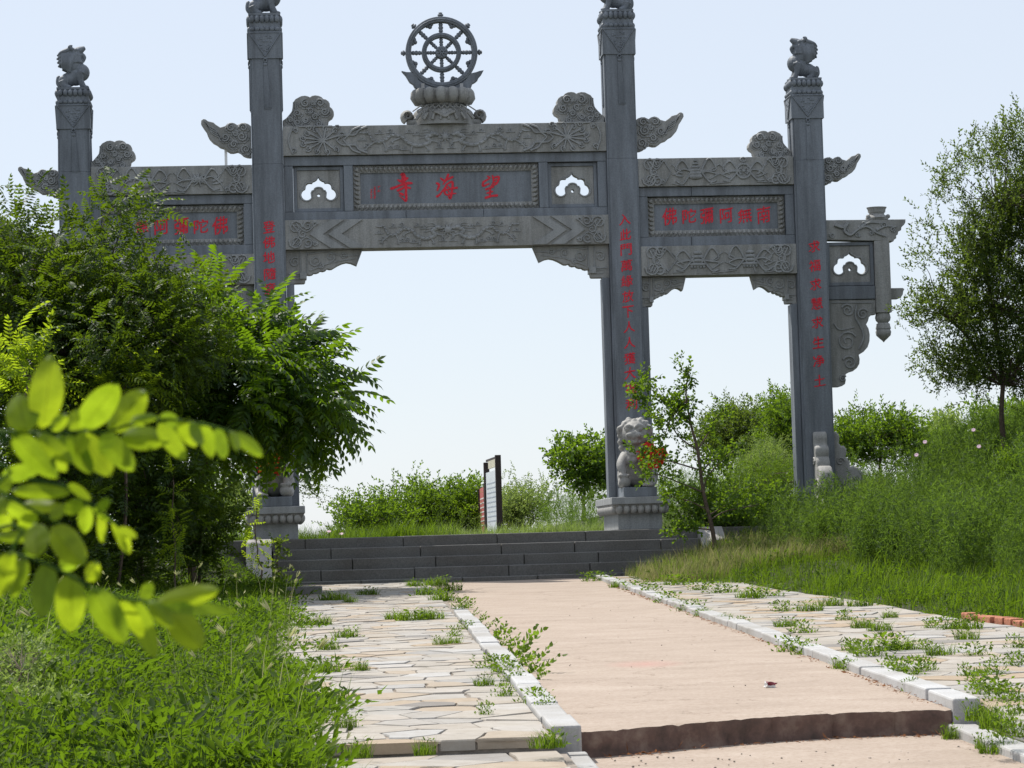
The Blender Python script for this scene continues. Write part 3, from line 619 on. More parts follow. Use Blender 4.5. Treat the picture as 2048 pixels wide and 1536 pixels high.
def emblem(mb, kind, cx, cz, h, y):
    ribbons(mb, cx, cz, h, y, {'conch': 1, 'wheel': 2, 'parasol': 3, 'canopy': 4, 'vase': 5, 'lotus': 6}[kind])
    if kind == 'conch':
        for k in range(6):
            r = (.30 - .045 * k) * h; mb.ball((cx - (.02 + .0 * k) * h, y, cz + (-.18 + .12 * k) * h), (r, h * .1, r * .42), 10, 6)
        mb.ball((cx + .3 * h, y, cz), (.1 * h, .06 * h, .1 * h), 8, 6)
    elif kind == 'wheel':
        stroke(mb, [(cx + .27 * h * math.cos(a), 0, cz + .27 * h * math.sin(a)) for a in np.linspace(0, 6.2832, 25)], y, .05 * h, None, 6, .9)
        for k in range(4): stroke(mb, [(cx + .25 * h * math.cos(k * .785), 0, cz + .25 * h * math.sin(k * .785)), (cx - .25 * h * math.cos(k * .785), 0, cz - .25 * h * math.sin(k * .785))], y, .022 * h)
        mb.ball((cx, y, cz), .07 * h, 8, 6); stroke(mb, [(cx + .11 * h * math.cos(a), 0, cz + .44 * h + .08 * h * math.sin(a)) for a in np.linspace(0, 6.28, 13)], y, .03 * h)
    elif kind in ('parasol', 'canopy'):
        for k in range(4): mb.ball((cx, y, cz + (.26 - .14 * k) * h), ((.16 + .07 * k) * h, .08 * h, .075 * h), 10, 6)
        for k in range(5): mb.ball((cx + (k - 2) * .11 * h, y, cz - .24 * h), (.06 * h, .06 * h, .07 * h), 6, 5)
        stroke(mb, [(cx, 0, cz + .3 * h), (cx + (.18 if kind == 'canopy' else 0) * h, 0, cz - .47 * h)], y, .03 * h)
    elif kind == 'vase':
        mb.ball((cx, y, cz - .08 * h), (.30 * h, .13 * h, .22 * h), 12, 8); mb.ball((cx, y, cz + .15 * h), (.2 * h, .1 * h, .07 * h), 10, 6); mb.ball((cx, y, cz + .26 * h), (.07 * h, .07 * h, .08 * h), 8, 6)
        stroke(mb, [(cx - .3 * h + .14 * h * math.cos(a), 0, cz - .05 * h + .14 * h * math.sin(a)) for a in np.linspace(1.5, 4.8, 9)], y, .035 * h); stroke(mb, [(cx + .34 * h + .1 * h * math.cos(a), 0, cz - .05 * h + .1 * h * math.sin(a)) for a in np.linspace(0, 6.28, 13)], y, .03 * h)
    else:
        for k in range(9):
            a = k / 9 * 6.28; L = .36 * h
            stroke(mb, smoothline([(cx, 0, cz), (cx + .5 * L * math.cos(a + .2), 0, cz + .4 * L * math.sin(a + .2)), (cx + L * math.cos(a), 0, cz + .75 * L * math.sin(a))], 4), y, .075 * h, .015 * h)
        mb.ball((cx, y, cz), .1 * h, 8, 6)

# ---- central bay
XI = 2.443                                        # inner faces of the two middle pillars
def slab(name, x0, x1, z0, z1, y0, y1, mat, par, bev=.006): return MB().box(x0, x1, y0, y1, z0, z1).obj(name, M[mat], par, bevel=bev)
ZT0, ZT1 = 5.752, 6.195
bm = slab('carved_beam', -XI, XI, ZT0, ZT1, -.205, .205, 'carved', gate); bm['label'] = 'top beam carved with two dragons and a flaming pearl'
mb = MB(); zc = (ZT0 + ZT1) / 2; yr = -.207
dragon(mb, 0, zc, 1.18, .215, yr, 1); dragon(mb, 0, zc, 1.18, .215, yr, -1); pearl(mb, 0, zc + .03, .055, yr)
mb.obj('dragon_relief', M['relief'], bm, smooth=True)
for s in (-1, 1):
    mb = MB()
    for k in range(11):                           # big lotus-scroll rosette
        a = k / 11 * 5.4 + .45; ccx, ccz = 1.84 * s, zc; L = .30
        stroke(mb, smoothline([(ccx, 0, ccz), (ccx - s * L * .6 * math.cos(a), 0, ccz + .38 * L * math.sin(a)), (ccx - s * L * 1.0 * math.cos(a), 0, ccz + .60 * L * math.sin(a))], 4), yr, .016, .02)
        stroke(mb, spiral(ccx - s * L * 1.02 * math.cos(a), ccz + .58 * L * math.sin(a), .052, 1.3, -s, a, 11), yr, .016, .01)
    for (x0, x1, f) in ((1.30, 1.62, 1), (1.30, 1.62, -1)):   # ogee bands
        for off in (0, .10):
            stroke(mb, smoothline([(s * (1.18 + off), 0, zc + f * .2), (s * (1.30 + off), 0, zc + f * .15), (s * (1.36 + off), 0, zc + f * .08), (s * (1.46 + off), 0, zc + f * .07), (s * (1.54 + off), 0, zc)], 5), yr, .022, .014)
    for (u, v) in ((2.25, .15), (2.28, -.15), (2.05, .19), (1.62, .19)): stroke(mb, spiral(s * u, zc + v, .045, 1.3, s, 0, 10), yr, .014, .01)
    stroke(mb, smoothline([(s * 2.3, 0, zc - .2), (s * 2.36, 0, zc), (s * 2.3, 0, zc + .2)], 4), yr, .016); stroke(mb, [(s * 1.7, 0, zc + .215), (s * 2.2, 0, zc + .215)], yr, .014)
    mb.obj('scroll_relief', M['relief'], bm, smooth=True)
slab('lintel', -XI, XI, 5.605, 5.746, -.15, .15, 'smooth', gate)
slab('rail', -.62, .55, 4.785, 4.905, -.155, .155, 'smooth', gate); slab('rail', -XI, -.624, 4.785, 4.905, -.153, .153, 'smooth', gate); slab('rail', .554, XI, 4.785, 4.905, -.153, .153, 'smooth', gate)
def stile(x0, x1, z0, z1): slab('stile', x0, x1, z0, z1, -.148, .148, 'smooth', gate)
Z0, Z1 = 4.909, 5.601
for s in (-1, 1):
    a, b = sorted((s * 2.44, s * 2.305)); stile(a, b, Z0, Z1)
    a, b = sorted((s * 1.545, s * 1.408)); stile(a, b, Z0, Z1)
def arcpts(cx, cz, r, a0, a1, n=8): return [(cx + r * math.cos(a), cz + r * math.sin(a)) for a in np.linspace(a0, a1, n)]
def ruyi(cx, cz, w):                              # cloud-headed window opening, w = half width
    u = w; half = []
    half += arcpts(.66 * u, -.28 * u, .34 * u, -2.6, 1.25, 12)
    half += arcpts(.52 * u, .16 * u, .22 * u, -.1, 1.6, 6)
    half += [(.36 * u, .37 * u), (.33 * u, .45 * u), (.20 * u, .50 * u), (.08 * u, .58 * u), (0, .72 * u)]
    inner = [(.37 * u, -.42 * u), (.40 * u, -.18 * u), (.34 * u, -.07 * u), (.26 * u, -.06 * u), (.20 * u, .05 * u), (.10 * u, .10 * u), (0, .11 * u)]
    right = inner[::-1][1:] if False else inner
    R = right[::-1] + half                        # from top of inner arch, down its side, round the lobe, up to the point
    L = [(-x, z) for x, z in R[::-1]]
    loop = R + L[1:-1]
    return [(cx + x, cz + z) for x, z in loop]
def window_panel(cx, cz, hw, hh, y0, y1, par):
    p = thing  # noqa
    loops = [[(cx - hw, cz - hh), (cx + hw, cz - hh), (cx + hw, cz + hh), (cx - hw, cz + hh)], ruyi(cx, cz - .0 * hh, hw * .80), arcpts(cx, cz - hw * .27, hw * .075, 0, 5.9, 12)]
    V, Fs = curve_solid(loops, y0, y1 - y0, .006)
    o = MB().add(V, Fs).obj('window_panel', M['carved'], par)
    q = MB()
    for L in (ruyi(cx, cz, hw * .86),): stroke(q, [(x, 0, z) for x, z in L + L[:1]], y0 - .001, .012)
    q.obj('carved_rim', M['relief'], o, smooth=True)
    m_ = MB()
    for (a, b, c, d) in ((cx - hw - .05, cx - hw, cz - hh - .05, cz + hh + .05), (cx + hw, cx + hw + .05, cz - hh - .05, cz + hh + .05)): m_.box(a, b, y0 - .03, y1 + .03, c, d)
    m_.box(cx - hw, cx + hw, y0 - .028, y1 + .028, cz - hh - .05, cz - hh); m_.box(cx - hw, cx + hw, y0 - .028, y1 + .028, cz + hh, cz + hh + .05)
    m_.obj('inner_frame', M['smooth'], o, bevel=.004)
    return o
for s in (-1, 1): window_panel(s * 1.925, (Z0 + Z1) / 2, .325, .29, -.06, .06, gate)

def name_board(x0, x1, z0, z1, bw, par, chars, label):
    """recessed board with a twisted rope border; chars = [(ch, px, py, w, h)]"""
    bd = slab('name_board', x0, x1, z0, z1, -.05, .05, 'smooth', par, .004); bd['label'] = label
    rb = MB(); y0 = -.052; bx0, bx1, bz0, bz1 = x0 + .004, x1 - .004, z0 + .004, z1 - .004
    fr = MB()
    fr.prism([(bx0, bz0), (bx1, bz0), (bx1 - bw, bz0 + bw), (bx0 + bw, bz0 + bw)], -.075, -.05); fr.prism([(bx0, bz1), (bx1, bz1), (bx1 - bw, bz1 - bw), (bx0 + bw, bz1 - bw)], -.075, -.05)
    fr.prism([(bx0, bz0), (bx0, bz1), (bx0 + bw, bz1 - bw), (bx0 + bw, bz0 + bw)], -.0745, -.05); fr.prism([(bx1, bz0), (bx1, bz1), (bx1 - bw, bz1 - bw), (bx1 - bw, bz0 + bw)], -.0745, -.05)
    fr.obj('border', M['carved'], bd)
    step = .07; n = int((bx1 - bx0 - bw) / step); m = int((bz1 - bz0 - bw) / step)
    for k in range(n + 1):
        x = bx0 + bw * .6 + (bx1 - bx0 - bw * 1.2) * k / n; t = max(-1, min(1, (x - (bx0 + bx1) / 2) / ((bx1 - bx0) / 2) * 1.6)); lean = .018 * t
        for zz, sg in ((bz1 - bw * .5, 1), (bz0 + bw * .5, -1)):
            rb.tube([(x - sg * -lean, -.078, zz + bw * .40), (x, -.094, zz), (x - sg * lean, -.078, zz - bw * .40)], [.012, .029, .012], 6)
    for k in range(m + 1):
        z = bz0 + bw * .6 + (bz1 - bz0 - bw * 1.2) * k / m
        for xx, sg in ((bx0 + bw * .5, 1), (bx1 - bw * .5, -1)): rb.tube([(xx - bw * .40, -.078, z + .02 * sg), (xx, -.094, z), (xx + bw * .40, -.078, z - .02 * sg)], [.012, .029, .012], 6)
    rb.obj('rope_border', M['carved'], bd, smooth=True)
    for ch, px, py, w_, h_ in chars:
        x_, z_ = XZ(px, py, -.05); character(ch, x_, z_, -.05, w_ * K, h_ * K, M['red'], bd)
    return bd
cc = []
bdm = name_board(-1.405, 1.405, Z0, Z1, .105, gate, cc, 'grey name board with three large red characters in a rope border')
for ch in '寺海望': brush_char(BIG[ch], -.05, M['red'], bdm)
rz = random.Random(9)                             # small signature columns, legible only as brush marks
for (px, ys_) in ((757.5, (374.3, 381.5)), (749.3, (375.6, 380.4, 385.6, 390.8, 395.4)), (742.5, (381, 385.6, 390.6, 395.8))):
    for yy in ys_:
        sx_ = 2.6 if px > 750 else 1.9; st = [[(px - sx_ + rz.random(), yy - 1.6 + rz.random(), .9), (px + sx_, yy - 2 + rz.random(), 1.1)], [(px + rz.uniform(-1, 1), yy - 2, 1.0), (px + rz.uniform(-1, 1), yy + 2, 1.2)], [(px - sx_, yy + 1 + rz.random(), 1), (px + sx_, yy + rz.random() * 2, 1)]]
        brush_char(st[:2 + rz.randint(0, 1)], -.05, M['red'], bdm, 'small_character')
ZL0, ZL1 = 4.335, 4.78
lb = slab('carved_beam', -XI, XI, ZL0, ZL1, -.205, .205, 'carved', gate); lb['label'] = 'lower middle beam with dragons between carved chevrons'
mb = MB(); zc = (ZL0 + ZL1) / 2; dragon(mb, 0, zc, .98, .205, yr, 1); dragon(mb, 0, zc, .98, .205, yr, -1); pearl(mb, 0, zc + .03, .06, yr); mb.obj('dragon_relief', M['relief'], lb, smooth=True)
for s in (-1, 1):
    mb = MB()
    for x0 in (1.28, 1.56):                       # raised chevrons
        zo = .215; P = [(x0, zc + zo), (x0 + .20, zc + zo), (x0 + .52, zc), (x0 + .20, zc - zo), (x0, zc - zo), (x0 + .32, zc)]
        mb.prism([(s * a, b) for a, b in P][::(1 if s > 0 else -1)], -.232, -.2)
    scrolls(mb, s * 2.36, zc, .42, .36, yr, -s)
    mb.box(*sorted((s * 2.37, s * 2.385)), -.212, -.2, ZL0 + .01, ZL1 - .01)
    mb.obj('chevron_relief', M['relief'], lb, bevel=.003)
# hanging brackets under a beam, traced once
BRK = [(0, 0), (785, 0), (720, -165), (660, -138), (615, -130), (570, -140), (525, -160), (465, -195), (440, -197), (415, -190), (400, -208), (375, -216), (345, -212), (330, -226), (305, -234), (280, -234), (265, -248), (240, -254), (212, -250), (208, -262), (206, -290), (196, -300), (192, -326), (180, -337), (75, -338), (72, -345), (0, -345)]
def bracket(xa, za, s, sx, sz):
    k = K / 5.12; poly = [(xa + s * x * k * sx, za + z * k * sz) for x, z in BRK]
    V, Fs = curve_solid([poly if s > 0 else poly[::-1]], -.09, .18, .008); o = MB().add(V, Fs).obj('bracket', M['carved'], gate)
    q = MB(); f = lambda x, z: (xa + s * x * k * sx, 0, za + z * k * sz)
    for (x, z, r) in ((300, -110, 60), (455, -75, 50), (590, -65, 34), (90, -120, 55), (360, -160, 28)):
        a = f(x, z); stroke(q, spiral(a[0], a[2], r * k * sz, 1.5, s, x * .01, 14), -.093, .013, .008)
    stroke(q, smoothline([f(225, -40), f(420, -20), f(560, -60), f(740, -60)], 5), -.092, .012, .008); stroke(q, smoothline([f(240, -210), f(400, -150), f(520, -120), f(700, -95)], 5), -.092, .010, .008)
    for x in (150, 215): stroke(q, [f(x, -6), f(x, -235)], -.092, .010)
    stroke(q, [f(20, -240), f(190, -240)], -.092, .010); stroke(q, [f(60, -262), f(150, -262), f(150, -295), f(60, -295), f(60, -262)], -.092, .006); stroke(q, [f(720, -150), f(775, -10)], -.092, .008)
    q.box(*sorted((f(140, 0)[0], f(208, 0)[0])), -.13, .13, f(0, -292)[2], f(0, -228)[2])
    q.obj('bracket_relief', M['relief'], o, smooth=True); return o
for s in (-1, 1): bracket(-s * XI, ZL0 - .003, s, 1, 1)
for s in (-1, 1): slab('jamb', *sorted((s * 2.438, s * 2.325)), .487, 3.82, -.13, .13, 'smooth', gate)

# ---- side bays
def side_bay(s):
    xa, xb = 2.92, 5.31; x0, x1 = sorted((s * xa, s * xb)); zt = 5.625
    b = slab('carved_beam', x0, x1, zt - .43, zt, -.205, .205, 'carved', gate); q = MB(); zc = zt - .215
    e = (('conch', 'wheel') if s > 0 else ('vase', 'lotus')); xs = (xq(1393), xq(1488)) if s > 0 else (xq(292), xq(397))
    for kd, x in zip(e, xs): q = MB(); emblem(q, kd, x, zc, .40, yr); q.obj('emblem_relief', M['relief'], b, smooth=True)
    for t in (-1, 1):
        q = MB(); xe = (x0 + x1) / 2 + t * (x1 - x0) / 2; scrolls(q, xe - t * .12, zc, .28, .37, yr, -t)
        stroke(q, [(xe - t * .38, 0, zc + .2), (xe - t * .50, 0, zc), (xe - t * .38, 0, zc - .2)][::1], yr, .010); stroke(q, [(xe - t * .11, 0, zc + .205), (xe - t * .11, 0, zc - .205)], yr, .008)
        q.obj('scroll_relief', M['relief'], b, smooth=True)
    slab('lintel', x0, x0 + (x1 - x0) * .34 - .003, zt - .575, zt - .436, -.15, .15, 'smooth', gate); slab('lintel', x0 + (x1 - x0) * .34 + .003, x1, zt - .575, zt - .436, -.151, .151, 'smooth', gate)
    zb1, zb0 = zt - .578, zt - 1.195
    slab('stile', x0, x0 + .135, zb0, zb1, -.148, .148, 'smooth', gate); slab('stile', x1 - .135, x1, zb0, zb1, -.148, .148, 'smooth', gate)
    if s > 0: ch = [('佛', 1339, 433, 29, 34), ('陀', 1378, 432, 28, 28), ('彌', 1414, 432, 27, 30), ('阿', 1453, 431, 26, 29), ('無', 1490, 431, 28, 29), ('南', 1527.5, 429, 27, 34)]
    else: ch = [('無', 284, 453, 26, 26), ('阿', 323.5, 454, 28, 29), ('彌', 363, 453, 28, 30), ('陀', 401.5, 452.5, 28, 27), ('佛', 440, 451, 30, 35)]
    name_board(x0 + .137, x1 - .137, zb0 + .002, zb1 - .002, .10, gate, ch, 'grey side board with small red characters in a rope border')
    slab('rail', x0, x0 + (x1 - x0) * .33 - .003, zt - 1.335, zt - 1.198, -.15, .15, 'smooth', gate); slab('rail', x0 + (x1 - x0) * .33 + .003, x1, zt - 1.335, zt - 1.198, -.151, .151, 'smooth', gate)
    b = slab('carved_beam', x0, x1, zt - 1.795, zt - 1.34, -.205, .205, 'carved', gate); q = MB(); zc = zt - 1.567
    xs = (xq(1395, 515), xq(1500, 515)) if s > 0 else (xq(290, 525), xq(390, 525))
    for kd, x in zip(('parasol', 'canopy'), xs): q = MB(); emblem(q, kd, x, zc, .42, yr); q.obj('emblem_relief', M['relief'], b, smooth=True)
    for t in (-1, 1):
        q = MB(); xe = (x0 + x1) / 2 + t * (x1 - x0) / 2; scrolls(q, xe - t * .12, zc, .28, .38, yr, -t)
        stroke(q, [(xe - t * .38, 0, zc + .2), (xe - t * .54, 0, zc), (xe - t * .38, 0, zc - .2)], yr, .010); stroke(q, [(xe - t * .11, 0, zc + .215), (xe - t * .11, 0, zc - .215)], yr, .008)
        q.obj('scroll_relief', M['relief'], b, smooth=True)
    bracket(x0, zt - 1.798, 1, .6, .9); bracket(x1, zt - 1.798, -1, .6, .9)
    slab('jamb', x0, x0 + .10, -.012 if s < 0 else .487, zt - 2.26, -.13, .13, 'smooth', gate); slab('jamb', x1 - .10, x1, .487 if s < 0 else -.012, zt - 2.26, -.13, .13, 'smooth', gate)
for s in (-1, 1): side_bay(s)

# ---- cloud boards
CL_IN = [(1680, 960), (1680, 905), (1650, 885), (1620, 860), (1605, 825), (1600, 800), (1597, 765), (1575, 735), (1550, 722), (1530, 712), (1500, 709), (1475, 715), (1462, 722), (1445, 711), (1420, 707), (1392, 711), (1370, 722), (1358, 737), (1338, 741), (1318, 755), (1307, 775), (1307, 800), (1290, 815), (1278, 838), (1276, 862), (1288, 884), (1308, 897), (1318, 905), (1320, 925), (1332, 945), (1342, 960)]
SP_IN = [(1385, 770, 34), (1500, 770, 34), (1350, 838, 32), (1462, 828, 26), (1565, 850, 30), (1425, 880, 26), (1395, 935, 26), (1500, 905, 24), (1565, 925, 26), (1440, 775, 18), (1620, 900, 22)]
CL_OUT = [(330, 850), (350, 835), (375, 827), (400, 829), (425, 842), (445, 829), (470, 823), (495, 832), (510, 848), (545, 858), (575, 838), (592, 822), (630, 812), (648, 798), (662, 796), (677, 806), (679, 828), (660, 860), (642, 885), (634, 910), (622, 935), (595, 965), (570, 978), (548, 997), (520, 1006), (500, 1022), (478, 1036), (455, 1037), (425, 1030), (405, 1040), (385, 1060), (362, 1069), (340, 1072), (330, 1070)]
SP_OUT = [(385, 862, 30), (470, 860, 28), (395, 925, 34), (512, 930, 28), (370, 1015, 32), (452, 980, 26), (440, 905, 20)]
def cloud(loop, sp, ax, ay, x, z, s, k, th, tail=False, lab=None):
    f = lambda a, b: (x + s * (a - ax) * k, z + (ay - b) * k)
    L = [f(a, b) for a, b in loop]; V, Fs = curve_solid([L], -th / 2, th, .012); o = MB().add(V, Fs).obj('cloud_board', M['carved'], gate); q = MB()
    for i, (a, b, r) in enumerate(sp):
        c = f(a, b); y = -th / 2 - .002
        stroke(q, spiral(c[0], c[1], r * k, 1.55, s * (-1) ** i, i * 1.3, 16), y, .018, .012)
        for u in range(4): an = 3.6 + u * .75; stroke(q, arcs3(c[0] + r * k * 1.05 * math.cos(an), c[1] + r * k * .95 * math.sin(an), r * k * .5, an - 1.5, an + 1.5), y, .010)
    if tail:
        for off in (0, 18, 36, 54): stroke(q, smoothline([(*f(655 - off * .35, 812 + off * .55)[:1], 0, f(655 - off * .35, 812 + off * .55)[1]), (f(620 - off * .4, 850 + off)[0], 0, f(620 - off * .4, 850 + off)[1]), (f(575 - off * .5, 880 + off)[0], 0, f(575 - off * .5, 880 + off)[1]), (f(545 - off * .4, 945 + off * .5)[0], 0, f(545 - off * .4, 945 + off * .5)[1])], 5), -th / 2 - .001, .010)
    else:
        for off in (0, 14, 28): stroke(q, smoothline([(f(1592 - off, 760)[0], 0, f(1592, 760)[1]), (f(1596 - off, 820)[0], 0, f(0, 825)[1]), (f(1660 - off * 2, 900 + off)[0], 0, f(0, 905 + off)[1])], 5), -th / 2 - .001, .010)
    q.obj('cloud_relief', M['relief'], o, smooth=True)
    if lab: o['label'] = lab
def arcs3(cx, cz, r, a0, a1): return [(cx + r * math.cos(a), 0, cz + r * math.sin(a)) for a in np.linspace(a0, a1, 7)]
k3 = K / 3.938; k4 = K / 3.53
for s in (-1, 1):
    cloud(CL_IN, SP_IN, 1680, 960, s * 2.44, 6.197, s, k3, .22)
    cloud(CL_IN, SP_IN, 1680, 960, s * 5.315, 5.627, s, k3 * .86, .20)
    cloud(CL_OUT, SP_OUT, 330, 1072, s * 2.918, XZ(1274, 304, 0)[1], s, k4, .18, True)
    cloud(CL_OUT, SP_OUT, 330, 1072, s * 5.788, XZ(1650, 371, 0)[1], s, k4 * .81, .18, True)
MB().box(XZ(452, 320, 0)[0] - .02, XZ(452, 320, 0)[0] + .02, -.03, .03, 5.6255, 5.95).obj('iron_strut', M['white'], gate, label='thin pale strut propping the cloud board left of the tall pillar')

# ---- outer wings
def wing(s):
    def f(x, y):                                  # traced on the right side of the gate
        px, pz = XZ(1560 + x / 4.197, 400 + y / 4.197, -.05); return (s * px, pz)
    def fx(x, y): a = f(x, y); return (a[0], 0, a[1])
    x0 = s * 5.79
    poly = [(x0, f(0, 180)[1]), f(1045, 166), f(1045, 190), f(1035, 210), f(1012, 232), f(1008, 258), f(985, 270), f(980, 295), f(968, 300), f(968, 325), f(950, 338), f(945, 350), (x0, f(0, 345)[1])]
    V, Fs = curve_solid([poly], -.12, .24, .008); b = MB().add(V, Fs).obj('wing_beam', M['carved'], gate); q = MB(); y = -.123
    stroke(q, smoothline([fx(450, 215), fx(520, 235), fx(560, 200), fx(530, 260), fx(580, 300), fx(650, 250), fx(720, 230), fx(800, 280), fx(880, 310)], 5), y, .03, .015)
    for (a, c, r) in ((430, 300, 25), (640, 300, 24), (760, 285, 22), (860, 215, 28), (935, 255, 24), (690, 205, 20), (545, 265, 22)): stroke(q, spiral(*f(a, c), r * K / 4.197, 1.4, s, a, 12), y, .014, .008)
    stroke(q, smoothline([fx(800, 260), fx(880, 225), fx(970, 235)], 5), y, .02, .008); stroke(q, smoothline([fx(650, 240), fx(740, 195), fx(830, 200)], 5), y, .02, .01); q.obj('phoenix_relief', M['relief'], b, smooth=True)
    # short lotus finial on top
    cx, cz = f(820, 168); q = MB(); q.box(cx - .15, cx + .15, -.12, .12, cz + .002, cz + .03); q.lathe([(.17, cz + .03), (.155, cz + .06), (.11, cz + .085), (.11, cz + .115), (.125, cz + .12), (.13, cz + .165), (.15, cz + .2)], cx, 0, 32, 1, .85, (.06, 14))
    for t in (-1, 1): q.ball((cx + t * .155, -.08, cz + .05), .035)
    q.obj('lotus_finial', M['carved'], b, smooth=True)
    xp0, xp1 = sorted((f(787, 500)[0], f(915, 500)[0])); zb = f(0, 965)[1]
    po = slab('hanging_post', xp0, xp1, zb, f(850, 347)[1], -.12, .12, 'carved', gate)
    cx = (xp0 + xp1) / 2; q = MB(); zz = lambda y_: f(870, y_)[1]
    q.lathe([(.10, zb - .002), (.115, zz(985)), (.105, zz(1010)), (.08, zz(1025)), (.075, zz(1030)), (.10, zz(1038)), (.10, zz(1050)), (.11, zz(1070)), (.112, zz(1080)), (.10, zz(1085)), (.115, zz(1105)), (.105, zz(1135)), (.06, zz(1160)), (.02, zz(1180)), (.004, zz(1192))][::-1], cx, 0, 28, 1, 1, (.05, 10))
    q.obj('lotus_pendant', M['carved'], po, smooth=True)
    ea = MB(); e0, e1 = sorted((f(918, 0)[0], f(1045, 0)[0])); V, Fs = curve_solid([[f(920, 740), f(1030, 738), f(1045, 748), f(1035, 765), f(1030, 795), f(1010, 822), f(990, 830), f(920, 832)]], -.06, .12, .008); ea.add(V, Fs)
    ea.obj('tenon_end', M['carved'], po)
    zt, zb_ = f(600, 352)[1], f(600, 722)[1]; xa, xb = sorted((x0, xp0 if s > 0 else xp1)); xa, xb = (xa + .005, xb - .005)
    cxw, czw = (xa + xb) / 2, (zt + zb_) / 2; window_panel(cxw, czw, (xb - xa) / 2 - .055, (zt - zb_) / 2 - .055, -.045, .045, gate)
    slab('rail', xa, xb, f(600, 836)[1] + .003, zb_ - .004, -.09, .09, 'smooth', gate)
    sp = [(430, 838), (800, 838), (800, 962), (765, 966), (745, 985), (738, 1015), (722, 1045), (742, 1080), (752, 1130), (750, 1185), (735, 1235), (700, 1275), (660, 1300), (668, 1335), (665, 1375), (645, 1410), (610, 1438), (575, 1448), (552, 1462), (545, 1485), (552, 1510), (545, 1545), (520, 1562), (495, 1570), (457, 1571), (456, 1500), (440, 1100)]
    L = [f(a, c) for a, c in sp]; L[0] = (x0, L[0][1]); L[-3] = (x0, L[-3][1]); L = L[:-2]
    V, Fs = curve_solid([L], -.07, .14, .01); o = MB().add(V, Fs).obj('scroll_bracket', M['carved'], gate); q = MB()
    for (a, c, r, sg) in ((560, 1190, 88, 1), (565, 930, 58, -1), (690, 960, 50, 1), (580, 1370, 62, -1), (525, 1500, 30, 1)): stroke(q, spiral(*f(a, c), r * K / 4.197, 1.6, s * sg, .5, 22), -.072, .016, .010)
    stroke(q, smoothline([fx(640, 880), fx(630, 980), fx(670, 1060), fx(700, 1150), fx(660, 1250)], 5), -.071, .016); stroke(q, smoothline([fx(450, 1040), fx(500, 1090), fx(620, 1070)], 5), -.071, .014, .008); stroke(q, [fx(430, 862), fx(770, 862), fx(770, 940)], -.071, .010)
    q.obj('scroll_relief', M['relief'], o, smooth=True)
for s in (-1, 1): wing(s)

# ---- pedestals of the middle pillars
for s in (-1, 1):
    cx = s * 2.69; z0 = .0
    pd = MB().box(cx - .33, cx + .33, -.86, .86, z0, .245).obj('pedestal', M['relief'], gate, bevel=.008)
    MB().box(cx - .435, cx + .435, -1.0, 1.0, .375, .483).obj('pedestal_slab', M['relief'], pd, bevel=.01)
    q = MB(); q.frustum(cx, 0, .68, 1.74, .235, .84, 1.93, .374)
    for side in range(4):
        m = 7 if side % 2 == 0 else 14
        for i in range(m):
            t = (i + .5) / m * 2 - 1
            p_ = ((cx + t * .37, -.93), (cx + .375, t * .92), (cx + t * .37, .93), (cx - .375, t * .92))[side]
            e = (.37 if side % 2 == 0 else .92) / m; q.ball((p_[0], p_[1], .305), (e * 1.06 if side % 2 == 0 else .062, .062 if side % 2 == 0 else e * 1.06, .075), 10, 8)
    q.obj('lotus_band', M['lion'], pd, smooth=True)
    MB().box(cx - .25, cx + .25, -.97, -.36, .4845, .625).obj('plinth', M['smooth'], pd, bevel=.008)
# ---- drum stones against the outer pillars
DRS = 1.19
DR = [(0, 1.18), (.06, 1.18), (.10, 1.14), (.105, 1.08), (.09, 1.04), (.12, 1.0), (.17, 1.0), (.205, .96), (.205, .90), (.185, .86), (.22, .83), (.255, .78), (.25, .72), (.30, .74), (.38, .72), (.46, .64), (.49, .52), (.46, .40), (.38, .33), (.56, .31), (.56, 0), (0, 0)]
def drum(x, y, ang, s):
    V, Fs = curve_solid([[(a, z * DRS) for a, z in DR]], -.105, .21, .03); q = MB().add(V, Fs)
    stroke(q, [(.29 + .15 * math.cos(a), 0, .53 + .15 * math.sin(a)) for a in np.linspace(0, 6.283, 19)], -.107, .015); stroke(q, spiral(.1, .95, .07, 1.4, 1, 0, 12), -.107, .015, .01); stroke(q, spiral(.29, .53, .09, 1.5, 1, 0, 14), -.107, .014, .01)
    ca, sa = math.cos(ang), math.sin(ang); q.xform(lambda a, b, c: (x + a * ca - b * sa, y + a * sa + b * ca, c))
    q.obj('drum_stone', M['lion'], gate, smooth=True)
for s in (-1, 1):
    drum(s * 5.55, -.24, -math.pi / 2, s); drum(s * 5.79, 0, 0 if s > 0 else math.pi, s)

# ================================================================== wheel on the ridge
wx, wz = -.01, 7.325
wh = thing('dharma_wheel_monument', 'grey stone eight-spoked wheel on a lotus base above the middle beam', 'wheel', (wx, 0, 6.197))
def circ(r, n=56): return [(wx + r * math.cos(a), wz + r * math.sin(a)) for a in np.linspace(0, 2 * math.pi, n, endpoint=False)]
for (nm, ro, ri, th) in (('rim', .548, .462, .14), ('inner_ring', .300, .228, .13)):
    V, Fs = curve_solid([circ(ro), circ(ri)], -th / 2, th, .016); o = MB().add(V, Fs).obj(nm, M['smooth'], wh)
    q = MB(); rm = (ro + ri) / 2; q.tube([(wx + rm * math.cos(a), -th / 2, wz + rm * math.sin(a)) for a in np.linspace(0, 6.2832, 49)], .014, 6); q.obj('moulding', M['smooth'], o, smooth=True)
V, Fs = curve_solid([circ(.095, 24)], -.08, .16, .016); q = MB().add(V, Fs)
for k in range(8): stroke(q, [(wx + .015 * math.cos(k * .785), 0, wz + .015 * math.sin(k * .785)), (wx + .075 * math.cos(k * .785 + .35), 0, wz + .075 * math.sin(k * .785 + .35))], -.083, .014, .01)
q.obj('hub', M['smooth'], wh, smooth=True)
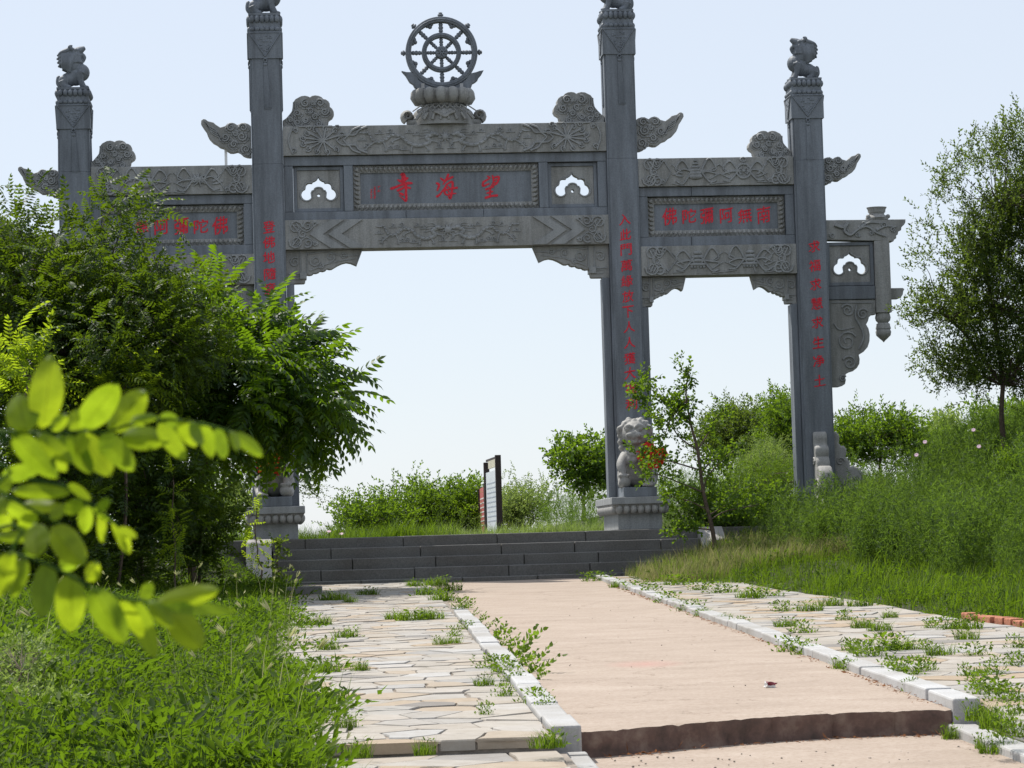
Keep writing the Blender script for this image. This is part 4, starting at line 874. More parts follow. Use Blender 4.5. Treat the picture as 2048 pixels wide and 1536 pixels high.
def turned(r0, r1, a, big):
    q = MB(); ts = [0, .12, .2, .35, .5, .65, .8, .88, 1]; rr = [.026, .026, .036, .027, .040, .027, .036, .026, .026]
    q.tube([(wx + (r0 + (r1 - r0) * t) * math.cos(a), 0, wz + (r0 + (r1 - r0) * t) * math.sin(a)) for t in ts], [r * big for r in rr], 10); q.obj('spoke', M['smooth'], wh, smooth=True)
for k in range(8):
    a = k * math.pi / 4 + math.pi / 2; turned(.295, .468, a, 1.0); turned(.09, .234, a, .85)
    q = MB(); q.tube([(wx + r * math.cos(a), 0, wz + r * math.sin(a)) for r in (.540, .556, .566, .585, .600, .612, .622)], [.02, .026, .045, .045, .024, .032, .004], 10); q.obj('finial', M['smooth'], wh, smooth=True)
    b = a + math.pi / 8; q = MB()
    for (dr, da, r) in ((.0, -.075, .034), (.0, .075, .034), (-.03, 0, .036)): q.ball((wx + (.462 + dr) * math.cos(b + da), 0, wz + (.462 + dr) * math.sin(b + da)), (r, .05, r))
    q.obj('knob', M['smooth'], wh, smooth=True)
def wf(x, y): return XZ(480 + x / 3.938, y / 3.938, 0)
cr = [wf(1272, 563), wf(1310, 572), wf(1345, 572), wf(1375, 585), wf(1395, 605)] + [(wx + .555 * math.cos(a), wz + .555 * math.sin(a)) for a in np.linspace(math.pi * 1.27, math.pi * 1.73, 14)] + [wf(1790, 600), wf(1815, 582), wf(1860, 572), wf(1885, 563), wf(1917, 558), wf(1900, 590), wf(1880, 612), wf(1870, 635), wf(1850, 652), wf(1830, 662), wf(1820, 690), wf(1790, 705), wf(1400, 708), wf(1375, 692), wf(1362, 668), wf(1335, 650), wf(1320, 625), wf(1305, 600)]
V, Fs = curve_solid([cr], -.06, .12, .008); q = MB().add(V, Fs)
q.obj('flame_stand', M['smooth'], wh)
zl = lambda y: XZ(884, y / 3.938, 0)[1]
q = MB(); cxl = wf(1597, 760)[0]
q.lathe([(.30, zl(828)), (.35, zl(818)), (.395, zl(790)), (.405, zl(755)), (.385, zl(730)), (.36, zl(712)), (.30, zl(708))], cxl, 0, 48, 1, .75)
for k in range(14):
    a = k / 14 * 2 * math.pi + .11; c, sn = math.cos(a), math.sin(a)
    q.tube([(cxl + r * c, r * sn * .75, zl(y)) for r, y in ((.33, 822), (.385, 800), (.418, 770), (.412, 740), (.43, 718), (.44, 708))], [.03, .075, .085, .08, .065, .02], 8)
q.obj('lotus_bowl', M['carved'], wh, smooth=True)
q = MB(); q.lathe([(.30, zl(846)), (.315, zl(838)), (.31, zl(828))], cxl, 0, 36, 1, .75)
for k in range(40): a = k / 40 * 6.283; q.ball((cxl + .318 * math.cos(a), .24 * math.sin(a), zl(836)), .016, 6, 4)
q.obj('bead_band', M['carved'], wh, smooth=True)
q = MB(); zb = 6.199
q.lathe([(.50, zb), (.49, zb + .06), (.46, zl(905)), (.44, zl(885)), (.40, zl(865)), (.34, zl(850)), (.30, zl(846))], cxl, 0, 40, 1, .62)
for k in range(9): stroke(q, [(cxl + (k - 4) * .085, 0, zl(848)), (cxl + (k - 4) * .10 + .08, 0, zl(898))], -.265, .010); stroke(q, [(cxl + (k - 4) * .085, 0, zl(848)), (cxl + (k - 4) * .10 - .08, 0, zl(898))], -.265, .010)
for s in (-1, 1):
    c = (cxl + s * .545, zl(918)); stroke(q, spiral(c[0], c[1], .078, 1.6, s, -1.2, 20), 0, .045, .03, 8, 3.4)
    q.tube(smoothline([(cxl + s * .30, -.10, zb + .12), (cxl + s * .42, -.10, zb + .05), (cxl + s * .55, -.05, zb + .045)], 4), .05, 8)
stroke(q, smoothline([(cxl - .16, 0, zl(905)), (cxl - .09, 0, zl(915)), (cxl, 0, zl(940)), (cxl + .09, 0, zl(915)), (cxl + .16, 0, zl(905))], 5), -.29, .028)
for k in range(8): stroke(q, smoothline([(cxl + (k - 3.5) * .1, 0, zl(910)), (cxl + (k - 3.5) * .125, 0, zl(962))], 3), -.285, .02, .028)
q.obj('scroll_base', M['carved'], wh, smooth=True)
for x in (1437, 1741): a = wf(x, 665); b = wf(x, 702); MB().box(a[0] - .025, a[0] + .025, -.10, -.062, b[1], a[1]).obj('clamp', M['kerb'], wh)

# ================================================================== stone lions
def limb(mb, pts, radii): mb.tube(smoothline(pts, 4), np.interp(np.linspace(0, 1, (len(pts) - 1) * 4 + 1), np.linspace(0, 1, len(radii)), radii), 10)
def pillar_lion():                                # seated, facing +X, muzzle lifted to the sky; base at z=0
    q = MB(); k = .00196; f = lambda x, y, d=0: ((x - 585) * k, d, (450 - y) * k)
    q.ball(f(600, 345), (.13, .11, .15), 12, 10); q.ball(f(650, 320), (.115, .12, .13), 12, 10); q.ball(f(545, 375), (.12, .12, .11), 12, 10)
    q.ball(f(590, 270), (.12, .11, .15), 12, 10)
    for s in (-1, 1):
        limb(q, [f(632, 325, s * .085), f(640, 385, s * .10), f(662, 440, s * .10)], [.07, .045, .045]); q.ball(f(680, 441, s * .10), (.05, .045, .028))
        q.ball(f(515, 390, s * .10), (.085, .05, .085), 10, 8); limb(q, [f(500, 390, s * .11), f(520, 430, s * .11), f(565, 441, s * .11)], [.06, .045, .03])
    limb(q, [f(600, 250), f(600, 200), f(605, 175)], [.12, .105, .10]); q.ball(f(590, 175), (.11, .10, .095), 12, 10)
    limb(q, [f(600, 165), f(640, 145), f(676, 126)], [.075, .06, .028]); limb(q, [f(625, 190), f(655, 185), f(670, 205), f(662, 240)], [.055, .035, .028, .012])
    for s in (-1, 1):
        q.ball(f(610, 150, s * .075), .028); limb(q, [f(585, 150, s * .08), f(560, 125, s * .09), f(585, 118, s * .09)], [.03, .025, .012])
    for (y0, x1, y1) in ((150, 462, 188), (180, 458, 215), (200, 462, 245), (225, 470, 275)): 
        for s in (-1, 0, 1): limb(q, [f(555, y0, s * .06), f(500, (y0 + y1) / 2, s * .075), f(x1 + abs(s) * 10, y1, s * .055)], [.045, .032, .014])
    for j in range(6):
        for s in (-1, 1): limb(q, [f(590 - j * 16, 185, s * .085), f(575 - j * 13, 250, s * .115), f(560 - j * 12, 325 - 6 * j, s * .10)], [.03, .026, .014])
    limb(q, [f(490, 430), f(465, 400), f(470, 355), f(482, 350)], [.04, .03, .03, .015])
    for s in (-1, 1):
        for (x, y) in ((640, 318), (660, 330), (632, 345)): q.ball(f(x, y, s * .12), .022)
    return q
LION = remesh_obj('lion_body', pillar_lion(), M['smooth'], .008, None, 1); lme = LION.data; bpy.data.objects.remove(LION)
for (x, z, s, sc, lab) in ((-5.55, 6.832, 1, 1.0, 'stone lion seated on the shorter left pillar, muzzle raised to the right'), (-2.68, 7.922, 1, 1.06, 'stone lion cut by the top edge, on the tall left pillar'), (2.68, 7.922, -1, 1.06, 'stone lion cut by the top edge, on the tall right pillar'), (5.55, 6.832, -1, 1.0, 'stone lion seated on the shorter right pillar, muzzle raised to the left')):
    o = link('pillar_lion', lme, M['smooth']); o.location = (x, 0, z); o.scale = (s * sc, sc, sc); tag(o, lab, 'statue', 'lions crowning the gate pillars')

def guard_lion(ballside):                         # seated, facing -Y, head turned a little; height ~1.08
    q = MB(); b = ballside
    q.ball((0, .12, .30), (.23, .27, .30), 14, 10); q.ball((0, -.02, .46), (.20, .20, .22), 14, 10); q.ball((0, -.10, .42), (.17, .13, .16), 12, 8)
    for s in (-1, 1):
        q.ball((s * .20, .16, .18), (.11, .20, .18), 12, 8); limb(q, [(s * .21, .05, .10), (s * .22, -.10, .05), (s * .22, -.16, .04)], [.08, .06, .05])
        if s == b:
            limb(q, [(s * .15, -.06, .48), (s * .21, -.20, .34), (s * .17, -.26, .20)], [.09, .075, .06]); q.ball((s * .165, -.24, .085), .095, 14, 10)
            for t in range(4): q.ball((s * .165 + (t - 1.5) * .042, -.30, .175), (.024, .035, .03))
        else:
            limb(q, [(s * .15, -.06, .48), (s * .19, -.18, .28), (s * .18, -.22, .05)], [.09, .07, .062])
            for t in range(4): q.ball((s * .18 + (t - 1.5) * .042, -.28, .03), (.025, .045, .032))
    # head
    h = (0.0, -.10, .80)
    q.ball(h, (.20, .19, .20), 14, 10); q.ball((0, -.25, .76), (.125, .09, .075), 12, 8); q.ball((0, -.30, .80), (.06, .04, .04)); q.ball((0, -.24, .665), (.10, .075, .035), 10, 6)
    for s in (-1, 1):
        q.ball((s * .085, -.26, .86), (.05, .04, .035)); limb(q, [(s * .02, -.28, .89), (s * .09, -.27, .915), (s * .15, -.22, .88)], [.022, .028, .018]); q.ball((s * .07, -.32, .77), (.055, .035, .04)); q.ball((s * .05, -.30, .71), (.018, .018, .03))
        limb(q, [(s * .17, -.12, .90), (s * .235, -.10, .88), (s * .25, -.10, .80)], [.04, .04, .02])
    rg = np.random.default_rng(2)                 # snail-curl mane
    for ring, (zz, rr, yy, m) in enumerate(((1.00, .10, -.06, 6), (.95, .17, -.03, 9), (.87, .215, .0, 11), (.78, .235, .01, 12), (.69, .235, .02, 12), (.60, .22, .03, 11), (.53, .19, .05, 9))):
        for i in range(m):
            a = math.pi * (-.12 + 1.24 * i / (m - 1)); q.ball((rr * math.cos(a), yy + rr * .85 * math.sin(a), zz + rg.normal() * .005), .047, 8, 6)
    for i in range(7): a = i / 6 * math.pi; q.ball((.15 * math.cos(a), -.13, .93 + .10 * math.sin(a) * .6), .038, 8, 6)
    q.ball((0, -.22, .40), .045); limb(q, [(-.16, -.10, .56), (-.08, -.20, .50), (0, -.225, .475), (.08, -.20, .50), (.16, -.10, .56)], [.018] * 5)
    return q
def bow(name, cx, cy, cz, R, seed, lab, par=None):
    """ruffled gauze flower: crumpled petals round a knot"""
    rg = np.random.default_rng(seed); V = []; T = []
    for k in range(15):
        a = rg.uniform(0, 6.28); el = rg.uniform(-.9, .7); d = np.array([math.cos(a) * math.cos(el), -.55 * abs(rg.normal()) - .15, math.sin(a) * .8 - .25]); d /= np.linalg.norm(d)
        u = np.cross(d, [0, 0, 1.0]); u /= np.linalg.norm(u) + 1e-6; v = np.cross(u, d); tw = rg.uniform(0, 6.28); u2 = u * math.cos(tw) + v * math.sin(tw); v2 = np.cross(d, u2); b = len(V); L = R * rg.uniform(.6, 1.15); n, m = 7, 6
        for i in range(n):
            for j in range(m):
                t = i / (n - 1); s = j / (m - 1) * 2 - 1; wd = R * .8 * math.sin(min(1, t * 1.25) * 1.9) ** .7 if t > 0 else .01
                V.append(np.array([cx, cy, cz]) + d * L * t + u2 * s * wd + v2 * (.13 * R * math.sin(s * 8 + k) * t + .22 * R * t * t * math.sin(k)) + np.array([0, 0, -.35 * R * t * t]))
        for i in range(n - 1):
            for j in range(m - 1):
                p = b + i * m + j; T += [(p, p + 1, p + m + 1), (p, p + m + 1, p + m)]
    o = tri_mesh(name, np.array(V), np.array(T), M['cloth'], par); o.data.polygons.foreach_set('use_smooth', [True] * len(o.data.polygons))
    if lab: tag(o, lab, 'ribbon', 'red ribbons on the guardian lions')
    return o
for (s, b, rot, bx, bz, lab, lab2) in ((-1, 1, 0, -2.74, 1.20, 'pale stone guardian lion on the left pedestal, head hidden by leaves', 'red gauze ribbon on the chest of the left guardian lion'), (1, -1, -.22, 2.90, 1.14, 'pale stone guardian lion on the right pedestal with paw on a ball', 'red gauze ribbon flower at the neck of the right guardian lion')):
    o = remesh_obj('guardian_lion', guard_lion(b), M['lion'], .0155, None, 1); o.location = (s * 2.69, -.64, .6265); o.rotation_euler = (0, 0, rot); tag(o, lab, 'statue', 'guardian lions'); o.scale = (1.0, 1.0, 1.0)
    bow('red_ribbon', bx, -.98, bz, .20, 5 if s > 0 else 9, lab2)

# ================================================================== signboards behind the platform
def signboard(p0, p1, zb, ztop0, ztop1, z0, z1, mats, name, lab, header):
    root = thing(name, lab, 'sign', ((p0[0] + p1[0]) / 2, (p0[1] + p1[1]) / 2, zb)); d = np.array([p1[0] - p0[0], p1[1] - p0[1]]); L = np.hypot(*d); d /= L; nrm = np.array([d[1], -d[0]])
    def pbox(t0, t1, n0, n1, za, zc_): 
        q = [(p0[0] + d[0] * t + nrm[0] * n, p0[1] + d[1] * t + nrm[1] * n) for t, n in ((t0, n0), (t1, n0), (t1, n1), (t0, n1))]; return MB().prismz(q, za, zc_)
    pbox(-.05, .05, -.05, .05, zb, ztop0).obj('post', M['darkwood'], root, bevel=.005); pbox(L - .05, L + .05, -.05, .05, zb, ztop1).obj('post', M['darkwood'], root, bevel=.005)
    bd = pbox(.06, L - .06, -.02, .02, z0, z1).obj('board', M[mats[0]], root)
    q = MB(); rg = random.Random(3); zz = z1 - .22
    while zz > z0 + .15:
        t = .2
        while t < L - .3:
            e = min(L - .2, t + rg.uniform(.15, .5)); b = pbox(t, e, .0205, .023, zz, zz + .022); q.add(b.v, b.f); b = pbox(t, e, -.023, -.0205, zz, zz + .022); q.add(b.v, b.f); t = e + .05
        zz -= .085
    q.obj('lettering', M[mats[1]], bd)
    if header: pbox(.5, L - .15, -.018, .018, z1 + .06, header).obj('header_board', M['boardtan'], root); pbox(.05, L - .05, -.012, .012, z1 + .2, z1 + .24).obj('crossbar', M['darkwood'], root)
def at(px, py, Y): return onY(px, py, Y)
a = at(998, 1000, 6.6); b = at(974.5, 1000, 8.6)
signboard((b[0], b[1]), (a[0], a[1]), -.3, at(974.5, 925, 8.6)[2], at(997, 910, 6.6)[2], .05, at(985, 942, 7.4)[2], ('board', 'ink'), 'notice_board', 'tall white notice board between dark posts behind the platform', at(985, 920, 7.4)[2])
a = at(973, 1000, 9.4); b = at(961.5, 1000, 11.6)
signboard((b[0], b[1]), (a[0], a[1]), -.3, at(961, 978, 11.6)[2], at(973, 967, 9.4)[2], .05, at(967, 975, 10.5)[2], ('boardred', 'white'), 'red_sign', 'faded red signboard half hidden behind the white notice board', None)

# crumpled drink carton on the path
p = onP(1540, 1374); q = MB(); rg = np.random.default_rng(4); g5 = np.linspace(-1, 1, 6)
bmx = bmesh.new(); bmesh.ops.create_cube(bmx, size=1); bmesh.ops.subdivide_edges(bmx, edges=bmx.edges[:], cuts=3, use_grid_fill=True)
for v in bmx.verts: v.co = Vector((v.co.x * .056, v.co.y * .038, v.co.z * .026)) + Vector(rg.normal(size=3) * .0035)
me = bpy.data.meshes.new('drink_can'); bmx.to_mesh(me); bmx.free(); o = link('drink_can', me, M['maroon']); me.materials.append(M['white'])
for pl in me.polygons:
    if pl.center.z < -.002 and pl.center.y < 0 or pl.center.x < -.024: pl.material_index = 1
o.location = (p[0], p[1], p[2] + .014); o.rotation_euler = (.1, .12, .3); tag(o, 'small crushed maroon and white drink can lying on the path', 'can')

# ================================================================== vegetation tools
def leaflet(L, w, fold=.18, n=1):                 # along +Y, normal +Z
    if n == 1: V = [(0, 0, 0), (w * .5, .42 * L, fold * w), (0, L, -.06 * L), (-w * .5, .42 * L, fold * w)]; return np.array(V), np.array([(0, 1, 2), (0, 2, 3)])
    V = [(0, 0, 0), (w * .42, .25 * L, fold * w), (w * .46, .6 * L, fold * w * .6), (0, L, -.08 * L), (-w * .46, .6 * L, fold * w * .6), (-w * .42, .25 * L, fold * w)]
    return np.array(V), np.array([(0, 1, 5), (1, 2, 5), (5, 2, 4), (2, 3, 4)])
def join(parts):
    Vs, Ts, b = [], [], 0
    for V, T in parts: Vs.append(V); Ts.append(T + b); b += len(V)
    return np.concatenate(Vs), np.concatenate(Ts)
def rotm(D, hint, roll=0):
    D = D / (np.linalg.norm(D) + 1e-9); X = np.cross(D, hint); X /= np.linalg.norm(X) + 1e-9; Z = np.cross(X, D)
    if roll: X, Z = X * math.cos(roll) + Z * math.sin(roll), Z * math.cos(roll) - X * math.sin(roll)
    return np.stack([X, D, Z], 1)
def compound(npair, L, ll, lw, droop, rs, n=1, hang=.5, term=True):
    parts = []; pts = []
    for t in np.linspace(0, 1, npair + 1): pts.append(np.array([.04 * L * math.sin(3 * t + droop), L * t * (1 - .12 * droop * t), -droop * L * t * t]))
    P = np.array(pts)
    for i in range(npair):                        # thin stalk
        a, b = P[i], P[i + 1]; w_ = .0035; parts.append((np.array([a + [w_, 0, 0], a - [w_, 0, 0], b]), np.array([(0, 1, 2)])))
    for i in range(1, npair + 1):
        t = i / npair; sc = (.62 + .75 * math.sin(min(1, t * .9 + .12) * math.pi) ** .8 * .55); tang = P[i] - P[i - 1]; tang /= np.linalg.norm(tang)
        for s in (-1, 1):
            d = tang * (.45 + .35 * t) + np.array([s * 1.0, 0, 0]) + np.array([0, 0, -hang * rs.uniform(.6, 1.3)]); V, T = leaflet(ll * sc * rs.uniform(.88, 1.1), lw, .15, n)
            parts.append((V @ rotm(d, np.array([0, 0, 1.0]) + rs.normal(size=3) * .25).T + P[i], T))
    if term: V, T = leaflet(ll * .8, lw, .15, n); parts.append((V @ rotm(P[-1] - P[-2], np.array([0, 0, 1.0])).T + P[-1], T))
    return join(parts)
def inst(temps, pos, dirs, sc, rs, hint=(0, 0, 1.0), jit=.35):
    """place templates (Y axis along dirs) in one vertex soup"""
    pos = np.asarray(pos, float); D = np.asarray(dirs, float); D = D / (np.linalg.norm(D, axis=1)[:, None] + 1e-9); n = len(pos); sc = np.broadcast_to(np.asarray(sc, float), (n,))
    H = np.array(hint, float) + rs.normal(size=(n, 3)) * jit; X = np.cross(D, H); X /= np.linalg.norm(X, axis=1)[:, None] + 1e-9; Z = np.cross(X, D)
    k = rs.integers(0, len(temps), n); Vs, Ts, b = [], [], 0
    for j, (V, T) in enumerate(temps):
        m = np.where(k == j)[0]
        if len(m) == 0: continue
        W = (pos[m][:, None, :] + sc[m][:, None, None] * (V[None, :, 0:1] * X[m][:, None, :] + V[None, :, 1:2] * D[m][:, None, :] + V[None, :, 2:3] * Z[m][:, None, :]))
        Vs.append(W.reshape(-1, 3)); Ts.append((T[None] + (np.arange(len(m)) * len(V))[:, None, None] + b).reshape(-1, 3)); b += len(m) * len(V)
    return np.concatenate(Vs), np.concatenate(Ts)
def blade(L, w, lean, az, segs=3):
    V = []; 
    for i in range(segs + 1):
        t = i / segs; h = L * t * (1 - .25 * lean * t); r = lean * L * t * t * .8; wd = w * (1 - t ** 1.6); c = np.array([r * math.cos(az), r * math.sin(az), h]); s_ = np.array([-math.sin(az), math.cos(az), 0]) * wd / 2
        V += [c - s_, c + s_] if i < segs else [c]
    T = []
    for i in range(segs - 1): T += [(2 * i, 2 * i + 1, 2 * i + 3), (2 * i, 2 * i + 3, 2 * i + 2)]
    T.append((2 * segs - 2, 2 * segs - 1, 2 * segs)); return np.array(V), np.array(T)
def tuft(nb, L, w, spread, lean, rs, segs=2):
    parts = []
    for _ in range(nb):
        az = rs.uniform(0, 6.28); V, T = blade(L * rs.uniform(.5, 1.15), w * rs.uniform(.7, 1.2), lean * rs.uniform(.3, 1.5), az, segs); parts.append((V + np.array([rs.normal() * spread, rs.normal() * spread, 0]), T))
    return join(parts)
def upright(temps, X, Y, Z, sc, rs):
    """templates with +Z up, random spin"""
    n = len(X); a = rs.uniform(0, 6.28, n); k = rs.integers(0, len(temps), n); Vs, Ts, b = [], [], 0; sc = np.broadcast_to(np.asarray(sc, float), (n,))
    for j, (V, T) in enumerate(temps):
        m = np.where(k == j)[0]
        if len(m) == 0: continue
        ca, sa = np.cos(a[m])[:, None], np.sin(a[m])[:, None]; s = sc[m][:, None]
        W = np.stack([X[m][:, None] + s * (V[None, :, 0] * ca - V[None, :, 1] * sa), Y[m][:, None] + s * (V[None, :, 0] * sa + V[None, :, 1] * ca), Z[m][:, None] + s * V[None, :, 2]], 2)
        Vs.append(W.reshape(-1, 3)); Ts.append((T[None] + (np.arange(len(m)) * len(V))[:, None, None] + b).reshape(-1, 3)); b += len(m) * len(V)
    return np.concatenate(Vs), np.concatenate(Ts)
def wood(pts_r_list, n=6):                        # list of (points, radii) -> soup
    q = MB()
    for pts, rr in pts_r_list: q.tube(pts, rr, n, 1.0, True)
    return q
def inpoly(x, y, poly):
    r = False; n = len(poly)
    for i in range(n):
        (x1, y1), (x2, y2) = poly[i], poly[(i + 1) % n]
        if (y1 > y) != (y2 > y) and x < (x2 - x1) * (y - y1) / (y2 - y1) + x1: r = not r
    return r
def sample_poly(poly, n, rs):
    xs = [p[0] for p in poly]; ys = [p[1] for p in poly]; out = []
    while len(out) < n:
        x, y = rs.uniform(min(xs), max(xs)), rs.uniform(min(ys), max(ys))
        if inpoly(x, y, poly): out.append((x, y))
    return out
def bent(a, b, rs, sag=.08, k=4):
    a, b = np.array(a, float), np.array(b, float); L = np.linalg.norm(b - a); m1 = a + (b - a) * .35 + rs.normal(size=3) * L * sag + np.array([0, 0, L * .06]); m2 = a + (b - a) * .7 + rs.normal(size=3) * L * sag * .6 + np.array([0, 0, L * .06])
    return smoothline([a, m1, m2, b], k)

# leaf templates
rs = np.random.default_rng(11)
T_SUMAC = [compound(9, .64, .165, .046, d, rs, 2, .5) for d in (.2, .35, .5, .65)]
T_LOC = [compound(6, .26, .072, .030, d, rs, 1, .35) for d in (.1, .25, .4)]
T_YOUNG = [compound(9, .42, .085, .024, d, rs, 2, .4) for d in (.2, .35, .5)]
def spray(nl, L, ll, lw, rs, twist=1.0, n=1, up=.25):
    """a leafy twig along +Y with single leaves"""
    parts = [(np.array([(.004, 0, 0), (-.004, 0, 0), (0, L, 0)]), np.array([(0, 1, 2)]))]
    for i in range(nl):
        t = (i + .5) / nl; a = i * 2.4 * twist; d = np.array([math.cos(a), .55 + .4 * t, math.sin(a) * .7 + up]); V, T = leaflet(ll * rs.uniform(.7, 1.2), lw * rs.uniform(.8, 1.15), .2, n)
        parts.append((V @ rotm(d, rs.normal(size=3)).T + np.array([0, L * t, 0]), T))
    return join(parts)
T_ELM = [spray(13, .34, .058, .027, rs) for _ in range(5)]
T_BUSH = [spray(9, .30, .075, .034, rs, 1, 2) for _ in range(5)]
T_BROAD = [spray(8, .26, .085, .055, rs, 1, 2, .0) for _ in range(5)]
T_WILLOW = [spray(14, .45, .085, .016, rs, 1, 1, -.3) for _ in range(5)]
T_FAR = [spray(9, .30, .085, .042, rs, 1, 1) for _ in range(5)]
T_TINY = [spray(10, .16, .03, .018, rs) for _ in range(4)]

def tree(name, label, cat, base, hubs, tips, temps, mat, nleaf, rs, lsc=1.0, out=.8, upb=.25, spread=.25, trunk_r=.08, droop=0.0, group=None, jit=.5, hub_parent=None):
    """trunk from base through hubs; limbs hub->tip; nleaf sprays round each tip"""
    root = thing(name, label, cat, tuple(base), group); base = np.array(base, float); hubs = [np.array(h, float) for h in hubs]; tips = np.array(tips, float); W = []
    prev = base; cen = tips.mean(0)
    for i, h in enumerate(hubs):
        par = base if i == 0 else (hubs[hub_parent[i]] if hub_parent else hubs[i - 1]); r0 = trunk_r * (1 - .75 * max(0, i - 0) / max(1, len(hubs))); W.append((bent(par, h, rs, .04), list(np.linspace(r0, r0 * .72, 13))))
    HB = np.array(hubs)
    for t in tips:
        d = np.linalg.norm(HB - t, axis=1) + .6 * np.maximum(0, HB[:, 2] - t[2]); h = HB[d.argmin()]; r0 = trunk_r * .20; W.append((bent(h, t, rs, .07, 2), list(np.linspace(r0, trunk_r * .06, 7))))
    wood(W, 4).obj('trunk', M['bark'], root, smooth=True)
    n = len(tips) * nleaf; P = np.repeat(tips, nleaf, 0) + rs.normal(size=(n, 3)) * spread
    D = rs.normal(size=(n, 3)) * .75 + out * (P - cen) / (np.linalg.norm(P - cen, axis=1)[:, None] + .3) + np.array([0, 0, upb])
    V, T = inst(temps, P, D, lsc * rs.uniform(.75, 1.2, n), rs, (0, 0, 1), jit)
    tri_mesh('crown', V, T, M[mat], root); return root
def blobtips(blobs, n, rs, shell=.55):
    """blobs = [(px, py, rpx_x, rpx_y, Y, depth_m)] -> tips in world"""
    out = []; ar = np.array([b[2] * b[3] for b in blobs], float); k = rs.choice(len(blobs), n, p=ar / ar.sum())
    for i in k:
        px, py, rx, ry, Y, dm = blobs[i]; v = rs.normal(size=3); v /= np.linalg.norm(v); r = rs.uniform(shell, 1) ** .8; yy = Y + v[1] * r * dm; out.append(onY(px + v[0] * r * rx, py + v[2] * r * ry, yy))
    return np.array(out)
def polytips(poly, n, Y, dm, rs): return np.array([onY(x, y, Y + rs.normal() * dm) for x, y in sample_poly(poly, n, rs)])
def gz(x, y): return float(terrain(np.array([x]), np.array([y]))[0])
def ground_at(px, Y, dz=0): p = onY(px, 1100, Y); return (p[0], Y, gz(p[0], Y) - .03 + dz)

# ================================================================== trees and shrubs on the left
rs = np.random.default_rng(21)
SP = [(340, 690), (420, 625), (470, 645), (530, 690), (580, 700), (620, 740), (645, 790), (640, 830), (610, 860), (550, 875), (460, 865), (390, 850), (330, 800), (320, 720)]
Ys = -5.6; tips = polytips(SP, 85, Ys, .75, rs)
edge = np.array([onY(x, y, Ys + rs.normal() * .5) for x, y in ((420, 585), (455, 612), (520, 655), (545, 645), (600, 690), (618, 690), (640, 740), (665, 790), (655, 830), (635, 858), (600, 880), (500, 640), (480, 660), (580, 720), (610, 780), (430, 740), (500, 720), (560, 800))]); tips = np.concatenate([tips, edge])
base = ground_at(385, Ys); h1 = onY(400, 960, Ys); h2 = onY(440, 800, Ys); h3 = onY(430, 690, Ys + .2); h4 = onY(540, 760, Ys - .3); h5 = onY(600, 790, Ys + .2)
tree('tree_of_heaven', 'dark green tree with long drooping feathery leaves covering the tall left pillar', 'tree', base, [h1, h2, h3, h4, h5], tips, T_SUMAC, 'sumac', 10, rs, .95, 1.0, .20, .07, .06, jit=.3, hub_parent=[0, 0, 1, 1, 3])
LP = [(-70, 500), (20, 470), (80, 520), (130, 530), (210, 500), (250, 490), (285, 550), (340, 595), (400, 635), (440, 680), (445, 720), (340, 790), (100, 810), (-70, 790)]
Yl = -7.6; tips = polytips(LP, 300, Yl, .7, rs); extra = np.array([onY(x, y, Yl + rs.normal() * .4) for x, y in ((232, 405), (240, 420), (300, 430), (15, 440), (30, 430), (95, 450), (105, 460), (165, 480), (190, 470), (10, 440), (255, 440), (345, 565), (380, 595), (410, 615))]); tips = np.concatenate([tips, extra])
base = ground_at(165, Yl); hs = [onY(165, 960, Yl), onY(140, 760, Yl), onY(110, 600, Yl), onY(240, 640, Yl), onY(330, 620, Yl + .2), onY(20, 620, Yl - .2)]
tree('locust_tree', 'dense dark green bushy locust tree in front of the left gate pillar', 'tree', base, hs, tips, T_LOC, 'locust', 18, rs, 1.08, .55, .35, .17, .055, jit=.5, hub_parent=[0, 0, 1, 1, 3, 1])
# withered leaf bunches inside the locust tree and low undergrowth
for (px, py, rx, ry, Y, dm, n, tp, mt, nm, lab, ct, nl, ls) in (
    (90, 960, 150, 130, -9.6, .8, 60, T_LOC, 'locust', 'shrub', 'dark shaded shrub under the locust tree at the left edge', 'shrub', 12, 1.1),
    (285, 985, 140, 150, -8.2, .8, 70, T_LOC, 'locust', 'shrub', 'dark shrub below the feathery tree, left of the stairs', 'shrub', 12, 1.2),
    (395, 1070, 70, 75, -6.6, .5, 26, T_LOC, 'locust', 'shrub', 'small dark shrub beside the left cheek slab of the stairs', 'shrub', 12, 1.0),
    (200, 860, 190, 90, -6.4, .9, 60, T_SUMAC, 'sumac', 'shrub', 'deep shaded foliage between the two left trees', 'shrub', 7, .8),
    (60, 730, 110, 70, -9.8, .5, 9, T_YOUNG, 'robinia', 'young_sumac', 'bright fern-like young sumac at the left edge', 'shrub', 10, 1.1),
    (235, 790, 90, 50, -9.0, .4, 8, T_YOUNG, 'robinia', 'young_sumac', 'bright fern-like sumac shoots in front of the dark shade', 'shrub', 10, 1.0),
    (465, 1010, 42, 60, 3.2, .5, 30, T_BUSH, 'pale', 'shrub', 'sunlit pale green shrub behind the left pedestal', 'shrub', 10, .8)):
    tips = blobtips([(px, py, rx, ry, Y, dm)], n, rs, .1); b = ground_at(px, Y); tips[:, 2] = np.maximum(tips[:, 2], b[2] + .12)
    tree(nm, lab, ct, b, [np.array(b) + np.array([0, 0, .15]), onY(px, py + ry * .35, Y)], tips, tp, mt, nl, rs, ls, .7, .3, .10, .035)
tips = blobtips([(560, 930, 70, 60, 3.6, .8), (470, 930, 70, 60, 3.6, .8), (620, 960, 30, 40, 3.4, .4)], 70, rs, .2); b = ground_at(500, 3.6)
